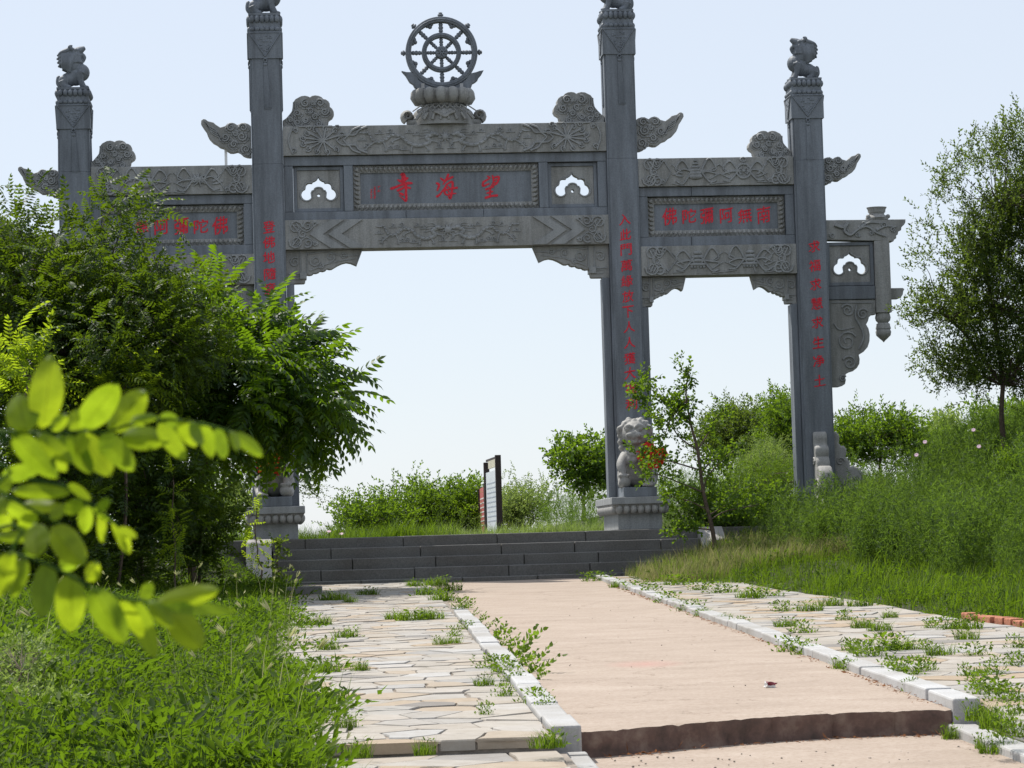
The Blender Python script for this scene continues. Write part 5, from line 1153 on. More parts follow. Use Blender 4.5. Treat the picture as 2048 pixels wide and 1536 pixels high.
tree('elm_tree', 'small thin-leaved elm showing on both sides behind the left pillar', 'tree', b, [onY(500, 1000, 3.6), onY(530, 950, 3.6)], tips, T_ELM, 'elm', 7, rs, .8, .9, -.1, .10, .06)
for (px, py, rx, ry, Y, n, lab) in ((90, 1010, 190, 80, 8.0, 100, 'dark hedge far behind the left trees at the left edge'), (350, 1020, 150, 65, 7.0, 95, 'dark hedge far behind the left trees beside the pedestal')):
    tips = blobtips([(px, py, rx, ry, Y, .9)], n, rs, .1); b = ground_at(px, Y); tips[:, 2] = np.maximum(tips[:, 2], b[2] + .1); tree('hedge', lab, 'hedge', b, [np.array(b) + [0, 0, .3], onY(px, py, Y)], tips, T_FAR, 'bush', 9, rs, 1.1, .6, .3, .15, .05)
# slender seedlings in front of the left cheek slab
for (px, top, Y, lab, tp, mt, n) in ((516, 1015, -4.2, 'slender seedling with yellowish feathery top before the left cheek slab', T_LOC, 'robinia', 7), (556, 1075, -3.6, 'thin dark-leaved seedling standing against the stairs', T_BROAD, 'elm', 7), (350, 960, -9.3, 'tall yellow-green feathery seedling in the shade on the left', T_LOC, 'robinia', 12)):
    b = np.array(ground_at(px, Y)); t = onY(px - 3, top, Y); ts = [b + (t - b) * f + rs.normal(size=3) * .05 for f in np.linspace(.35, 1, n)]
    tree('seedling', lab, 'plant', b, [b + (t - b) * .5, t], ts, tp, mt, 4, rs, .75, .6, .2, .03, .012, group='seedlings on the left')

# ================================================================== right side
Yp = -3.6; b = np.array(ground_at(1432, Yp)); S = lambda x, y, d=0: onY(x, y, Yp + d)
root = thing('young_tree', 'slender young tree with leaning trunk before the right end of the stairs', 'tree', tuple(b))
trk = [b, S(1425, 1060), S(1407, 985), S(1395, 900), S(1382, 850), S(1372, 790), S(1378, 735)]; W = [(smoothline(trk, 4), list(np.linspace(.035, .007, 25)))]
br = [((1382, 850), (1290, 770)), ((1382, 850), (1340, 800)), ((1395, 900), (1300, 830)), ((1400, 940), (1270, 905)), ((1407, 985), (1290, 950)), ((1395, 900), (1450, 820)), ((1407, 985), (1470, 900)), ((1415, 1020), (1330, 990)), ((1420, 1040), (1540, 1000)), ((1418, 1030), (1480, 1010)), ((1400, 950), (1440, 920)), ((1425, 1060), (1350, 1060)), ((1376, 800), (1330, 870))]
tp_ = []
for a, c in br:
    A, B = S(*a), S(*c, rs.normal() * .3); P = bent(A, B, rs, .05); W.append((P, list(np.linspace(.012, .004, len(P))))); tp_ += [np.array(P[k]) for k in range(4, len(P), 2)]
tp_ += [S(1378 + rs.normal() * 8, y) for y in (735, 745, 760, 775, 790, 810, 830)] + [S(1280, 765), S(1290, 760), S(1275, 780), S(1290, 800), S(1310, 850), S(1275, 800)]
wood(W, 6).obj('trunk', M['bark'], root, smooth=True); tp_ = np.array(tp_); n = len(tp_) * 7; P = np.repeat(tp_, 7, 0) + rs.normal(size=(n, 3)) * .06
V, T = inst(T_BROAD, P, rs.normal(size=(n, 3)) + np.array([0, 0, .3]), .72 * rs.uniform(.7, 1.1, n), rs); tri_mesh('crown', V, T, M['bush'], root)

Ye = -3.0; blobs = [(2000, 420, 62, 125, Ye, .9), (2080, 470, 90, 180, Ye, 1.0), (1930, 520, 66, 105, Ye, .8), (1912, 620, 60, 64, Ye, .7), (2000, 620, 90, 110, Ye, 1.0), (1940, 720, 60, 40, Ye, .7), (2090, 680, 80, 90, Ye, .9), (1850, 610, 30, 30, Ye, .4), (1880, 735, 40, 30, Ye, .4), (1960, 755, 60, 35, Ye, .7), (2050, 765, 60, 45, Ye, .8)]
blobs = [(q[0] + 30, q[1], q[2] * .93, *q[3:]) for q in blobs]; tips = blobtips(blobs, 230, rs, .25); ex = np.array([onY(x + 22, y, Ye + rs.normal() * .3) for x, y in ((2005, 265), (2012, 280), (1985, 285), (2000, 300), (1920, 315), (1935, 320), (1895, 345), (1870, 375), (1875, 390), (2040, 330), (1840, 470), (1825, 530), (1818, 620), (1830, 640), (1850, 740), (1840, 690), (1990, 310), (1955, 310))]); tips = np.concatenate([tips, ex])
pe = onY(2010, 840, Ye); b = (pe[0], Ye, gz(pe[0], Ye) - .05); E_ = lambda x, y: onY(x, y, Ye)
tree('elm_tree', 'small-leaved upright elm standing on the flowery bank at right', 'tree', b, [E_(2006, 770), E_(1990, 620), E_(1960, 480), E_(1900, 640), E_(2060, 560), E_(2000, 420)], tips, T_ELM, 'elm', 22, rs, .92, .55, .7, .13, .045, hub_parent=[0, 0, 1, 0, 1, 2])

# trees and bushes beyond the gate
for (nm, lab, blobs, Y, tp, mt, n, nl, ls, tx) in (
    ('poplar', 'small round-leaved tree rising left of the right tall pillar', [(1140, 925, 26, 40, 14, .8), (1190, 915, 30, 48, 14, .8), (1165, 955, 40, 30, 14, .8), (1215, 950, 30, 40, 14, .8)], 14, T_BROAD, 'bush', 90, 8, 1.0, 1170),
    ('background_tree', 'dark rounded tree left of the outer right pillar, farther back', [(1475, 858, 62, 42, 22, 1.6), (1425, 885, 40, 36, 22, 1.2), (1510, 890, 50, 40, 22, 1.4)], 22, T_FAR, 'elm', 220, 9, 1.0, 1470),
    ('background_tree', 'tallest bright green tree against the outer right pillar', [(1565, 838, 36, 42, 20, 1.4), (1600, 862, 36, 50, 20, 1.4), (1560, 895, 50, 36, 20, 1.4)], 20, T_FAR, 'bush', 220, 9, 1.0, 1570),
    ('background_bush', 'bushy shrub right of the outer right pillar, beyond the drum stone', [(1730, 880, 50, 40, 12, 1.2), (1800, 875, 45, 45, 12, 1.2), (1690, 890, 40, 30, 12, 1.0), (1840, 900, 30, 30, 12, 1.0)], 12, T_FAR, 'bush', 160, 9, 1.0, 1770),
    ('background_tree', 'hazy far conifer-shaped tree on the right skyline', [(1890, 868, 30, 30, 45, 2.0), (1895, 890, 45, 20, 45, 2)], 45, T_FAR, 'pale', 40, 9, 1.8, 1890),
    ('background_tree', 'far rounded tree behind the elm trunk on the skyline', [(1985, 850, 50, 35, 40, 2.0), (2050, 850, 40, 35, 40, 2)], 40, T_FAR, 'bush', 50, 9, 1.8, 1985),
    ('background_bush', 'low bush at the left of the skyline gap beyond the steps', [(720, 1045, 45, 28, 11, 1.0), (770, 1040, 40, 34, 11, 1.0)], 11, T_FAR, 'bush', 110, 9, .9, 745),
    ('background_bush', 'middle leafy bush beyond the steps with upright shoots', [(830, 1020, 50, 45, 12, 1.2), (870, 1030, 40, 40, 12, 1.0)], 12, T_FAR, 'bush', 130, 9, .9, 845),
    ('background_bush', 'leafy bush just left of the red signboard', [(925, 1020, 42, 48, 12.5, 1.0), (950, 1030, 30, 40, 12.5, 1.0)], 12.5, T_FAR, 'bush', 120, 9, .9, 930),
    ('background_bush', 'shrub right of the white notice board on the bank', [(1060, 1010, 50, 35, 10.5, 1.0), (1020, 1030, 30, 30, 10.5, .8)], 10.5, T_TINY, 'pale', 110, 12, 1.3, 1050),
    ('roadside_shrub', 'tall leafy shrub between the young tree and the outer right pillar', [(1500, 985, 60, 40, .6, .7), (1560, 970, 46, 46, .6, .7), (1450, 1005, 46, 46, .6, .6)], .6, T_WILLOW, 'bush', 150, 9, .6, 1510),
    ('roadside_shrub', 'pale feathery willow shrub at the foot of the outer right pillar', [(1545, 935, 36, 26, 1.6, .4), (1515, 950, 36, 30, 1.6, .4)], 1.6, T_WILLOW, 'pale', 70, 10, .6, 1530),
    ('roadside_shrub', 'mid green shrub right of the stairs behind the young tree', [(1420, 1030, 60, 50, -.6, .5), (1480, 1040, 60, 45, -.8, .5), (1550, 1030, 60, 50, -.8, .6)], -.7, T_FAR, 'bush', 100, 9, .8, 1480)):
    tips = blobtips(blobs, n, rs, .15); g0 = ground_at(tx, Y); b = (g0[0], Y, g0[2]); tips[:, 2] = np.maximum(tips[:, 2], b[2] + .2); m = tips.mean(0)
    tree(nm, lab, 'tree' if 'tree' in nm or nm == 'poplar' else 'shrub', b, [np.array([b[0], Y, b[2] + .3 * (m[2] - b[2])]), m], tips, tp, mt, nl, rs, ls, .7, .35, .16, .05)

# ================================================================== ground cover
rs = np.random.default_rng(31)
G_FINE = [tuft(9, .20, .006, .03, .55, rs, 2) for _ in range(6)]
G_LONG = [tuft(9, .34, .009, .04, .6, rs, 3) for _ in range(6)]
G_TALL = [tuft(8, .62, .012, .05, .45, rs, 3) for _ in range(6)]
def lowweed(nl, R, ll, lw, rs):                   # flat-lying leafy weed
    parts = []
    for _ in range(nl):
        a = rs.uniform(0, 6.28); r = R * rs.uniform(.1, 1); d = np.array([math.cos(a), math.sin(a), rs.uniform(-.3, 1.3)]); V, T = leaflet(ll * rs.uniform(.6, 1.3), lw * rs.uniform(.7, 1.2), .1, 1)
        parts.append((V @ rotm(d, np.array([0, 0, .7]) + rs.normal(size=3) * .6).T + np.array([math.cos(a) * r, math.sin(a) * r, rs.uniform(.01, .12)]), T))
    return join(parts)
G_WEED = [lowweed(20, .10, .030, .015, rs) for _ in range(4)] + [lowweed(14, .10, .05, .016, rs) for _ in range(2)]
def foxtail(rs):
    L = rs.uniform(.32, .5); az = rs.uniform(0, 6.28); V, T = blade(L, .004, .35, az, 3); tip = V[-1]; parts = [(V, T)]; d = np.array([math.cos(az) * .6, math.sin(az) * .6, .6])
    for k in range(5): Vl, Tl = leaflet(.06, .008, .3, 2); parts.append((Vl @ rotm(d + rs.normal(size=3) * .12, rs.normal(size=3)).T + tip - d * .02, Tl))
    return join(parts)
G_FOX = [foxtail(rs) for _ in range(6)]
def cosmos_plant(H, nb, rs):
    parts = []; 
    for k in range(nb):
        az = rs.uniform(0, 6.28); h0 = H * rs.uniform(.1, .9); L = H * rs.uniform(.25, .5) * (1.1 - .5 * h0 / H); d = np.array([math.cos(az) * .6, math.sin(az) * .6, .95]); d /= np.linalg.norm(d); o_ = np.array([rs.normal() * .06, rs.normal() * .06, h0]); a, b = o_, o_ + d * L
        parts.append((np.array([a + [.004, 0, 0], a - [.004, 0, 0], b]), np.array([(0, 1, 2)])))
        for i in range(12):
            p = a + (b - a) * (i + .6) / 12.5; dd = rs.normal(size=3) * .8 + d * .5; dd /= np.linalg.norm(dd); q = p + dd * rs.uniform(.06, .13); s_ = np.cross(dd, rs.normal(size=3)); s_ = s_ / np.linalg.norm(s_) * .0062
            parts.append((np.array([p - s_, p + s_, q]), np.array([(0, 1, 2)])))
    return join(parts)
G_COS = [cosmos_plant(1.1, 17, rs) for _ in range(7)]

def field(name, label, cat, temps, mat, n, region, sc, keep=None, dz=-.01, seed=0, patch=0.0):
    r = np.random.default_rng(seed); x0, x1, y0, y1 = region; X = r.uniform(x0, x1, n); Y = y0 + (y1 - y0) * r.random(n) ** 1.5; m = np.ones(n, bool)
    if keep is not None: m &= keep(X, Y)
    if patch: m &= (hash2(X, Y, 2.1) + .5 * hash2(X + 3, Y, 5.3) + r.normal(size=n) * .35) > -1 + patch
    X, Y = X[m], Y[m]; s = r.uniform(sc[0], sc[1], len(X)) * (1 + .3 * hash2(X, Y, 1.3) + .25 * hash2(X + 5, Y + 2, 3.1)); V, T = upright(temps, X, Y, terrain(X, Y) + dz, s, r)
    o = tri_mesh(name, V, T, M[mat]); return tag(o, label, cat, None, 'stuff')
def lverge(X, Y): return X < -2.42 + .12 * np.sin(Y * 1.9) + .08 * np.sin(Y * 5.1)
def infr(X, Y): return (X - CAM[0]) > -(.11 * (Y + 40) + .5)
field('grass', 'bright green grass covering the verge left of the flagstones', 'grass', G_FINE, 'grass', 11000, (-7, -2.3, -29.5, -2.6), (.3, .75), lambda X, Y: lverge(X, Y) & infr(X, Y), seed=1)
field('long_grass', 'longer arching grass tufts scattered through the left verge', 'grass', G_LONG, 'grass', 5200, (-7, -2.35, -29.5, -3), (.35, .9), lambda X, Y: lverge(X, Y) & infr(X, Y), seed=2, patch=1.0)
field('low_weeds', 'small-leaved creeping weeds filling the left verge', 'weeds', G_WEED, 'weed', 14000, (-7, -2.3, -29.5, -2.6), (.7, 1.5), lambda X, Y: lverge(X, Y) & infr(X, Y), seed=3, patch=.4)
field('foxtail_grass', 'pale foxtail seed heads standing in the left verge', 'grass', G_FOX, 'seed', 260, (-6, -2.4, -28, -5), (.8, 1.2), lambda X, Y: lverge(X, Y) & infr(X, Y), seed=4, patch=.9)
def rverge(X, Y): return (X > 3.08 - 1.05 * smooth((Y + 9) / 4) + .10 * np.sin(Y * 2.3) + .06 * np.sin(Y * 5.7)) & (mound_d(X, Y) < 1.0) & ~((X < 3.9) & (Y > -2.7)) & ((X > kr(Y) + .35) | (Y < -6))
field('grass', 'lush green grass on the verge right of the flagstones', 'grass', G_LONG, 'grass', 9500, (1.9, 7.5, -24, -1.5), (.4, .95), rverge, seed=5)
field('low_weeds', 'small-leaved weeds low in the right verge', 'weeds', G_WEED, 'weed', 5000, (1.9, 6.5, -24, -1.5), (.7, 1.3), rverge, seed=6)
field('dry_grass', 'pale dry seed grass round the foot of the young tree', 'grass', G_LONG, 'drygrass', 1500, (1.95, 5.2, -6.5, -2.4), (.5, .95), rverge, seed=7)
def cosmos_field():
    r = np.random.default_rng(8); X, Y, Sc = [], [], []
    while len(X) < 2500:
        cx_, cy_ = r.uniform(3.6, 9.8), r.uniform(-16, .8); d = float(mound_d(np.array(cx_), np.array(cy_)))
        if d < .1 or (cx_ < 6.8 and cy_ > -2.3 and r.random() < .75): continue
        hs_ = r.uniform(.5, .98) * (.86 + .14 * min(1, d / 2.2)) * (.8 if cx_ < 6.5 and cy_ > -5 else 1)
        for _ in range(r.integers(4, 13)):
            x, y = cx_ + r.normal() * .22, cy_ + r.normal() * .22
            if abs(x - 5.75) < .75 and abs(y + .1) < .8: continue
            X.append(x); Y.append(y); Sc.append(hs_ * r.uniform(.8, 1.15))
    X, Y = np.array(X), np.array(Y); V, T = upright(G_COS, X, Y, terrain(X, Y) - .01, np.array(Sc), r); tag(tri_mesh('cosmos_bank', V, T, M['cosmos']), 'feathery cosmos plants covering the bank at right', 'flowers', None, 'stuff')
cosmos_field()
field('bank_cosmos', 'feathery green plants on the bank behind the right pedestal', 'weeds', G_COS, 'cosmos', 520, (.2, 9.5, 2.6, 11), (.4, .7), lambda X, Y: ~((X < 2.0) & (Y < 9.5)) & (X < 9.0), seed=9)
field('bank_grass', 'light green grass along the back edge of the platform near the right pedestal', 'grass', G_LONG, 'pale', 1500, (-.3, 4.5, 1.95, 3.6), (.6, 1.0), None, seed=19)
field('bank_grass', 'weedy grass along the back edge of the platform, left of the signs', 'grass', G_LONG, 'grass', 1800, (-4.5, .2, 1.95, 6), (.7, 1.2), None, seed=10)
def underplant(rs):
    parts = []
    for _ in range(9): V, T = T_LOC[rs.integers(0, 3)]; a = rs.uniform(0, 6.28); parts.append((V * 1.05 @ rotm(np.array([math.cos(a), math.sin(a), rs.uniform(.1, 1.2)]), np.array([0, 0, 1.0]) + rs.normal(size=3) * .2).T + np.array([rs.normal() * .06, rs.normal() * .06, rs.uniform(.08, .6)]), T))
    return join(parts)
field('undergrowth', 'dark leafy undergrowth in the shade below the left trees', 'undergrowth', [underplant(rs) for _ in range(6)], 'locust', 430, (-7.5, -3.1, -10.5, -2.2), (.6, 1.2), lambda X, Y: infr(X, Y) & (X < -3.35 - .16 * (-2.5 - Y)), seed=23)
for (px, py, rx, ry, Y, mt, lab) in ((1655, 1050, 42, 34, -4.0, 'bush', 'low rounded shrub on the bank below the outer right pillar'), (1765, 1020, 55, 42, -5.0, 'elm', 'dark shrub in the middle of the bank right of the drum stone'), (1880, 1085, 66, 46, -8.0, 'bush', 'leafy shrub low on the bank front'), (1995, 1075, 66, 55, -9.0, 'elm', 'dark shrub at the lower right of the bank'), (2040, 955, 60, 60, -7.0, 'bush', 'tall shrub high on the bank at the right edge')):
    tips = blobtips([(px, py, rx, ry, Y, .4)], 60, rs, .1); b = ground_at(px, Y); tips[:, 2] = np.maximum(tips[:, 2], b[2] + .1); tree('bank_shrub', lab, 'shrub', b, [np.array(b) + [0, 0, .1], onY(px, py, Y)], tips, T_TINY, mt, 12, rs, 1.0, .6, .4, .07, .02)
# cosmos blossoms standing above the bank, each a thing
def blossom():
    parts = []
    for k in range(8):
        a = k * math.pi / 4; V, T = leaflet(.042, .026, .1, 2); parts.append((V @ rotm(np.array([math.cos(a), math.sin(a), .18]), np.array([0, 0, 1.0])).T, T))
    return join(parts)
BV, BT = blossom(); bme = None
for i, (px, py, Y, lab) in enumerate(((1850, 884, -5.0, 'pink cosmos flower standing highest on the bank'), (1833, 910, -5.2, 'small pale pink cosmos flower below the highest one'), (1947, 860, -4.5, 'pale cosmos flower near the elm trunk'), (1958, 893, -6.0, 'faded cosmos flower low on the bank under the elm'), (1645, 1080, 2.0, None))):
    if lab is None: continue
    p = onY(px, py, Y); r_ = thing('cosmos_flower', lab, 'flower', (p[0], p[1], gz(p[0], p[1])), 'cosmos flowers on the bank')
    wood([(bent((p[0] + .05, p[1], gz(p[0], p[1])), p, rs, .03), [.004] * 13)], 4).obj('stem', M['bush'], r_)
    o = tri_mesh('petals', BV @ rotm(np.array([.2, .5, .9]), np.array([0, 0, 1.0])).T * .8 + p, BT, M['petal'], r_)
for (px, py, Y, lab) in ((658, 1063, 2.6, 'small pink flower in the weeds behind the left end of the platform'), (683, 1068, 2.4, 'pink flower just above the top step at left')):
    p = onY(px, py, Y); r_ = thing('cosmos_flower', lab, 'flower', (p[0], p[1], gz(p[0], p[1])), 'cosmos flowers behind the steps'); wood([(bent((p[0], p[1], gz(p[0], p[1])), p, rs, .03), [.004] * 13)], 4).obj('stem', M['bush'], r_); tri_mesh('petals', BV @ rotm(np.array([.1, .9, .5]), np.array([0, 0, 1.0])).T * 1.1 + p, BT, M['petal'], r_)

# tufts growing out of the joints of the paving, each a thing
def mesh_of(V, T, name, mat):
    o = tri_mesh(name, V, T, mat); me = o.data; bpy.data.objects.remove(o); return me
def clump(n, R, L, w, rs, weed=0):
    parts = []
    for _ in range(n): V, T = blade(L * rs.uniform(.4, 1.1), w, rs.uniform(.5, 1.5), rs.uniform(0, 6.28), 2); a = rs.uniform(0, 6.28); r = R * math.sqrt(rs.random()); parts.append((V + np.array([r * math.cos(a), r * math.sin(a), 0]), T))
    for _ in range(weed): V, T = lowweed(10, R * .6, .035, .018, rs); a = rs.uniform(0, 6.28); r = R * rs.random(); parts.append((V + np.array([r * math.cos(a), r * math.sin(a), -.01]), T))
    return join(parts)
CL = [mesh_of(*clump(150, .11, .14, .0065, rs, 3), 'grass_tuft', M['grass']) for _ in range(4)] + [mesh_of(*clump(50, .12, .09, .006, rs, 14), 'grass_tuft', M['grass']) for _ in range(4)]
def ordn(n):
    o1 = ['', 'first', 'second', 'third', 'fourth', 'fifth', 'sixth', 'seventh', 'eighth', 'ninth', 'tenth', 'eleventh', 'twelfth', 'thirteenth', 'fourteenth', 'fifteenth', 'sixteenth', 'seventeenth', 'eighteenth', 'nineteenth']
    if n < 20: return o1[n]
    return {2: 'twentieth', 3: 'thirtieth', 4: 'fortieth'}[n // 10] if n % 10 == 0 else {2: 'twenty', 3: 'thirty', 4: 'forty'}[n // 10] + '-' + o1[n % 10]
def put(px, py, dz, wpx, kind, lab, grp, nm='grass_tuft', ct='grass tuft'):
    p = onP(px, py, dz); me = CL[kind * 4 + rs.integers(0, 4)]; o = link(nm, me, None); s = wpx * mpp(p[1]) / .26; o.location = (p[0], p[1], p[2] - .012); o.scale = (s, s * rs.uniform(.8, 1.3), min(1.5, max(.7, s ** .5))); o.rotation_euler = (0, 0, rs.uniform(0, 6.28)); return tag(o, lab, ct, grp)
ol = []; LT = 'small grass tuft growing from the joints of the left flagstones'; RT = 'low weed clump growing from the joints of the right flagstones'
for (px, py, wd, k) in ((690, 1275, 60, 0), (660, 1300, 50, 0), (825, 1240, 70, 0), (862, 1238, 70, 0), (790, 1238, 50, 0), (720, 1340, 48, 0), (905, 1288, 40, 0), (880, 1290, 38, 0), (910, 1272, 36, 1), (1005, 1345, 80, 1), (985, 1335, 60, 1), (968, 1370, 40, 0), (1020, 1362, 50, 1), (1070, 1405, 60, 1), (1085, 1420, 40, 1), (850, 1505, 50, 0), (1095, 1490, 80, 0), (1010, 1392, 40, 1), (970, 1430, 34, 1), (930, 1258, 34, 1), (735, 1190, 46, 0), (668, 1200, 70, 0), (700, 1205, 40, 0), (870, 1170, 60, 0), (900, 1180, 60, 0), (860, 1190, 70, 0), (885, 1200, 60, 0), (830, 1172, 44, 0), (925, 1215, 50, 1), (640, 1250, 60, 0), (655, 1345, 70, 0), (670, 1400, 60, 0), (690, 1455, 60, 0), (715, 1510, 70, 0)): ol.append(put(px, py, .02, wd, k, LT, 'tufts in the left paving'))
for (px, py, wd, k) in ((1500, 1196, 70, 0), (1540, 1192, 70, 1), (1450, 1185, 60, 1), (1400, 1180, 60, 1), (1350, 1170, 60, 1), (1565, 1222, 50, 1), (1620, 1222, 60, 0), (1660, 1212, 70, 0), (1720, 1212, 60, 0), (1770, 1302, 100, 1), (1740, 1312, 80, 1), (1800, 1300, 80, 0), (1725, 1255, 60, 0), (1760, 1262, 60, 0), (1780, 1236, 40, 0), (1930, 1258, 90, 0), (1900, 1258, 60, 1), (1935, 1278, 60, 0), (1880, 1310, 66, 0), (1820, 1348, 80, 1), (1850, 1340, 60, 1), (1790, 1340, 60, 1), (1720, 1306, 50, 1), (1605, 1265, 60, 1), (1570, 1253, 46, 0), (1700, 1300, 50, 1), (1980, 1345, 70, 1), (1950, 1312, 60, 1), (2030, 1330, 60, 1), (1985, 1385, 100, 1), (1960, 1375, 70, 1), (2010, 1400, 80, 1), (2040, 1425, 70, 1), (1940, 1352, 50, 1), (2040, 1295, 60, 1), (1860, 1255, 40, 1), (1690, 1240, 44, 1), (1850, 1300, 34, 1), (1968, 1436, 90, 0), (1995, 1452, 90, 0), (2025, 1468, 90, 1)): ol.append(put(px, py, .03, wd, k, RT, 'weeds in the right paving'))
KT = 'weed clump rooted at the foot of the right kerb beside the path'
for (px, py, wd, k) in ((1150, 1155, 50, 0), (1190, 1162, 60, 1), (1235, 1175, 50, 0), (1275, 1180, 50, 1), (1300, 1190, 50, 1), (1335, 1205, 60, 1), (1380, 1222, 60, 1), (1410, 1232, 44, 0), (1450, 1243, 40, 0), (1480, 1252, 40, 1), (1585, 1302, 70, 1), (1605, 1308, 60, 1), (1690, 1338, 60, 0), (1700, 1342, 40, 1), (1820, 1382, 40, 1), (1905, 1475, 60, 0), (1880, 1462, 60, 0), (1995, 1505, 80, 0), (1970, 1495, 50, 0)): ol.append(put(px, py, .0 if py < 1450 else -.12, wd, k, KT, 'weeds along the right kerb'))
# taller leafy weeds leaning over the left kerb
def number(objs, txt):
    for i, o in enumerate(sorted(objs, key=lambda q: -q.location.y)): o['label'] = txt % ordn(i + 1)
for g_, t_ in (('tufts in the left paving', 'grass tuft in the left flagstones, %s counted from the stairs'), ('weeds in the right paving', 'low weed clump in the right flagstones, %s counted from the stairs'), ('weeds along the right kerb', 'weed clump at the foot of the right kerb, %s from the stairs')): number([o for o in ol if o['group'] == g_], t_)
def sprig(H, rs):
    parts = []
    for j in range(5):
        az = rs.uniform(-1.2, 1.2) + 0.1; d = np.array([math.cos(az) * .75, math.sin(az) * .75, rs.uniform(.35, 1.0)]); V, T = spray(11, H * rs.uniform(.6, 1.1), .045, .026, rs, 1, 2); parts.append((V @ rotm(d, np.array([0, 0, 1.0])).T, T))
    return join(parts)
lw = []; SPR = [mesh_of(*sprig(.26, rs), 'leafy_weed', M['bush']) for _ in range(4)]
for i, (px, py, wd) in enumerate(((945, 1232, .45), (960, 1248, .6), (972, 1262, .5), (988, 1280, .9), (1003, 1292, .6), (1018, 1305, .75), (1030, 1318, 1.2), (1045, 1332, .7), (1062, 1346, .95), (1078, 1360, .5), (930, 1215, .5), (920, 1205, .45))):
    p = onP(px, py, 0); o = link('leafy_weed', SPR[i % 4], None); o.location = (p[0] - .02, p[1], p[2] - .01); o.scale = (wd,) * 3; o.rotation_euler = (0, 0, rs.uniform(-.5, .5)); tag(o, 'leafy weed spilling over the left kerb onto the path', 'weed', 'weeds along the left kerb'); lw.append(o)
number(lw, 'leafy weed spilling over the left kerb, %s from the stairs')
# litter along the right kerb and under the drop, grit on the lower slab
r = np.random.default_rng(77); n = 520; yy = r.uniform(-26.6, -6, n); xx = kr(yy) - .078 - np.abs(r.normal(size=n)) * .035; yd = r.uniform(-27.6, -26.9, 160); xd = r.uniform(-1.2, .6, 160)
X = np.concatenate([xx, xd]); Y = np.concatenate([yy, np.array([ydrop(a) - .03 - abs(r.normal()) * .05 for a in xd])]); Z = np.concatenate([zpath(yy) + .006, zpath(Y[n:]) - .119]); D = r.normal(size=(len(X), 3)) * np.array([1, 1, .25])
V, T = inst([leaflet(.035, .012), leaflet(.05, .006), leaflet(.022, .014)], np.stack([X, Y, Z], 1), D, r.uniform(.6, 1.3, len(X)), r, (0, 0, 1), .5); tag(tri_mesh('dry_litter', V, T, M['brown']), 'dry leaf litter gathered along the right kerb and under the drop', 'leaf litter', None, 'stuff')
q = MB()
for _ in range(60): x = r.uniform(-1.2, .6); y = r.uniform(-28.4, -27.4); e = r.uniform(.002, .007); q.ball((x, y, zpath(y) - .122), (e, e, e * .7), 6, 4)
for _ in range(40): x = r.uniform(-.9, .8); y = r.uniform(-26, -12); e = r.uniform(.002, .006); q.ball((x, y, zpath(y) + .004), (e, e, e * .7), 6, 4)
tag(q.obj('grit', M['mortar'], None), 'scattered dark grit and pebbles on the concrete path', 'grit', None, 'stuff')
# shrub with narrow bright leaves in the bottom left corner
tips = blobtips([(40, 1330, 80, 60, -25.3, .35), (30, 1430, 110, 70, -26.2, .35), (60, 1500, 130, 50, -26.6, .3)], 80, rs, .1); b = ground_at(20, -26); tips[:, 2] = np.maximum(tips[:, 2], b[2] + .06)
tree('verge_shrub', 'low shrub with small bright leaves in the bottom left corner', 'shrub', b, [np.array(b) + [0, 0, .1], np.array(b) + [.05, 0, .25]], tips, T_TINY, 'pale', 5, rs, .9, .5, .4, .04, .012)

# ================================================================== the near locust branch at the left edge
DN = 1.42
def near(x, y, d): v = ray(x / 2.478, 700 + y / 2.478); return CAM + v * d
lt = CAM + _fw * 1.45 - _r * .62; gzz = gz(lt[0], lt[1])
nb = thing('locust_sapling', 'blurred bright green locust branch leaning in close at the left', 'branch', (lt[0], lt[1], gzz))
top = lt + np.array([0, 0, .30]); W = [(smoothline([(lt[0] - .03, lt[1], gzz - .05), (lt[0], lt[1], gzz + .6), (lt[0] + .01, lt[1], lt[2] - .1), tuple(top)], 5), list(np.linspace(.011, .006, 16)))]
wood(W, 8).obj('stem', M['bark'], nb, smooth=True)
RA = [[(-200, 420), (-20, 405), (220, 412), (420, 405), (520, 408), (640, 370), (760, 345), (900, 350), (1060, 380), (1160, 410)], [(-220, 560), (-20, 690), (100, 760), (300, 870), (420, 960)], [(-200, 930), (60, 1010), (180, 1040), (330, 1110), (480, 1190), (640, 1235), (760, 1255), (840, 1300)], [(140, 640), (330, 680), (450, 770), (540, 830), (640, 930)]]
for i, ra in enumerate(RA):
    P = [near(x, y, DN + (.02, .02, -.05, .02)[i]) for x, y in ra]; anchor = lt + np.array([0, 0, (.05, -.05, -.18, .0)[i]])
    if i < 3: P = [anchor] + P
    pts = smoothline(P, 4); wood([(pts, list(np.linspace(.0012, .0006, len(pts))))], 6).obj('leaf_stalk', M['bush'], nb, smooth=True)
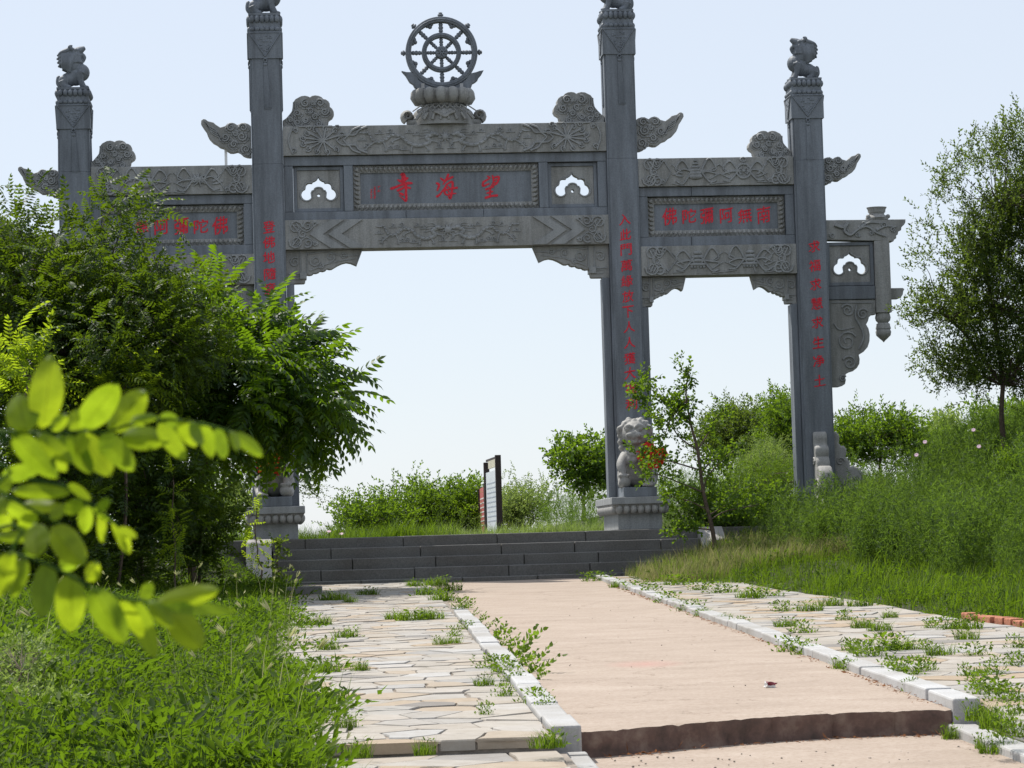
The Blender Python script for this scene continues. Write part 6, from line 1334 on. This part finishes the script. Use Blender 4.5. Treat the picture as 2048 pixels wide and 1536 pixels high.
LF = [(210, 390, 250, 25, 170), (130, 405, 85, 210, 165), (400, 385, 590, 178, 150), (530, 395, 712, 205, 150), (60, 420, 290, 640, 130), (380, 410, 560, 622, 130), (500, 412, 665, 600, 120), (600, 432, 825, 440, 122), (780, 365, 925, 545, 92), (900, 345, 965, 490, 95), (1000, 362, 1050, 540, 78), (1080, 382, 1110, 542, 74), (1160, 408, 1302, 528, 72), (650, 350, 785, 328, 50), (790, 330, 890, 365, 78), (330, 420, 450, 610, 100), (250, 400, 330, 320, 70), (230, 500, 330, 600, 70), (330, 395, 420, 300, 90), (180, 420, 360, 560, 90),
      (0, 620, 205, 590, 90), (60, 700, 345, 705, 78), (100, 762, 305, 768, 66), (330, 665, 455, 742, 48), (320, 822, 408, 738, 80), (428, 772, 420, 912, 76), (495, 805, 508, 958, 50), (460, 780, 548, 850, 40), (615, 900, 640, 1022, 46), (552, 845, 618, 1000, 40), (165, 850, 190, 1025, 130), (240, 875, 422, 1060, 150), (-20, 830, 65, 880, 90), (-20, 930, 192, 922, 60), (20, 760, 190, 860, 80), (-30, 700, 60, 640, 80),
      (60, 1010, -30, 1240, 120), (120, 1030, 60, 1230, 90), (240, 1050, 210, 1335, 125), (340, 1100, 365, 1402, 155), (450, 1175, 625, 1452, 150), (655, 1232, 775, 1532, 112), (470, 1260, 605, 1462, 90), (760, 1258, 1092, 1185, 112), (790, 1275, 1172, 1302, 66), (842, 1305, 1002, 1475, 152), (735, 1250, 840, 1370, 84), (600, 1240, 705, 1432, 80)]
for (x0, y0, x1, y1, wd) in ((300, 410, 250, 560, 70), (430, 405, 380, 520, 70), (560, 400, 500, 520, 70), (690, 355, 700, 460, 70), (840, 345, 850, 450, 66), (950, 355, 1000, 470, 60), (1130, 400, 1180, 500, 50), (30, 720, -40, 830, 80), (170, 800, 100, 900, 80), (250, 840, 330, 760, 60), (380, 930, 330, 1010, 60), (560, 1210, 540, 1340, 80), (420, 1150, 480, 1060, 80), (300, 1095, 400, 1000, 90), (700, 1245, 760, 1150, 70), (120, 1020, 220, 950, 80), (480, 800, 540, 740, 50), (590, 880, 680, 930, 44)): LF.append((x0, y0, x1, y1, wd))
rn = np.random.default_rng(5)
# unseen leaves added above and left of the view to shade the lower sprays
for k in range(4):
    bx_, by_ = -620 + rn.uniform(-120, 40), -1500 + 420 * k
    for j in range(9): a_ = (-1) ** j * 1.1 + rn.normal() * .3; LF.append((bx_ + 55 * j, by_ + 18 * j, bx_ + 55 * j + 190 * math.cos(a_), by_ + 18 * j + 190 * math.sin(a_), 125))
    P = [lt + np.array([0, 0, .28 - .03 * k]), near(bx_ - 40, by_ - 10, DN + .03), near(bx_ + 250, by_ + 80, DN + .03), near(bx_ + 470, by_ + 155, DN + .03)]; pts = smoothline(P, 4); wood([(pts, list(np.linspace(.0012, .0006, len(pts))))], 6).obj('leaf_stalk', M['bush'], nb, smooth=True)
for i, (x0, y0, x1, y1, wd) in enumerate(LF):
    d = DN + rn.uniform(-.02, .03) + (-.05 if 36 <= i < 48 else .02); A = near(x0, y0, d); B = near(x1, y1, d + rn.uniform(-.012, .012)); ax = B - A; L = np.linalg.norm(ax); ax /= L
    vw = (A - CAM) / np.linalg.norm(A - CAM); sd = np.cross(ax, vw); sd /= np.linalg.norm(sd); tilt = rn.uniform(-.5, .5); nr = np.cross(sd, ax); sd2 = sd * math.cos(tilt) + nr * math.sin(tilt); nr2 = np.cross(sd2, ax); w_ = wd / 2.478 / F * d / math.cos(tilt); V = []; T = []; nu, nv = 11, 7
    for a in range(nu):
        t = a / (nu - 1); hw_ = .5 * w_ * (max(0, math.sin(math.pi * t ** .9)) ** .55 if 0 < t < 1 else .0) 
        for c in range(nv):
            s = c / (nv - 1) * 2 - 1; V.append(A + ax * L * t + sd2 * hw_ * s + nr2 * ((.10 + .10 * math.sin(i * 2.1)) * w_ * abs(s) - .07 * L * math.sin(t * 2.6 + i) + .02 * w_ * math.sin(t * 14 + s * 3 + i)))
    for a in range(nu - 1):
        for c in range(nv - 1): p = a * nv + c; T += [(p, p + 1, p + nv + 1), (p, p + nv + 1, p + nv)]
    o = tri_mesh('leaflet', np.array(V), np.array(T), M['near'], nb); ul = o.data.uv_layers.new(name='UVMap'); vi = np.zeros(len(o.data.loops), np.int32); o.data.loops.foreach_get('vertex_index', vi); ul.data.foreach_set('uv', np.stack([(vi % nv) / (nv - 1) * 2 - 1, (vi // nv) / (nu - 1)], 1).astype(np.float32).ravel()); o.data.polygons.foreach_set('use_smooth', [True] * len(o.data.polygons))
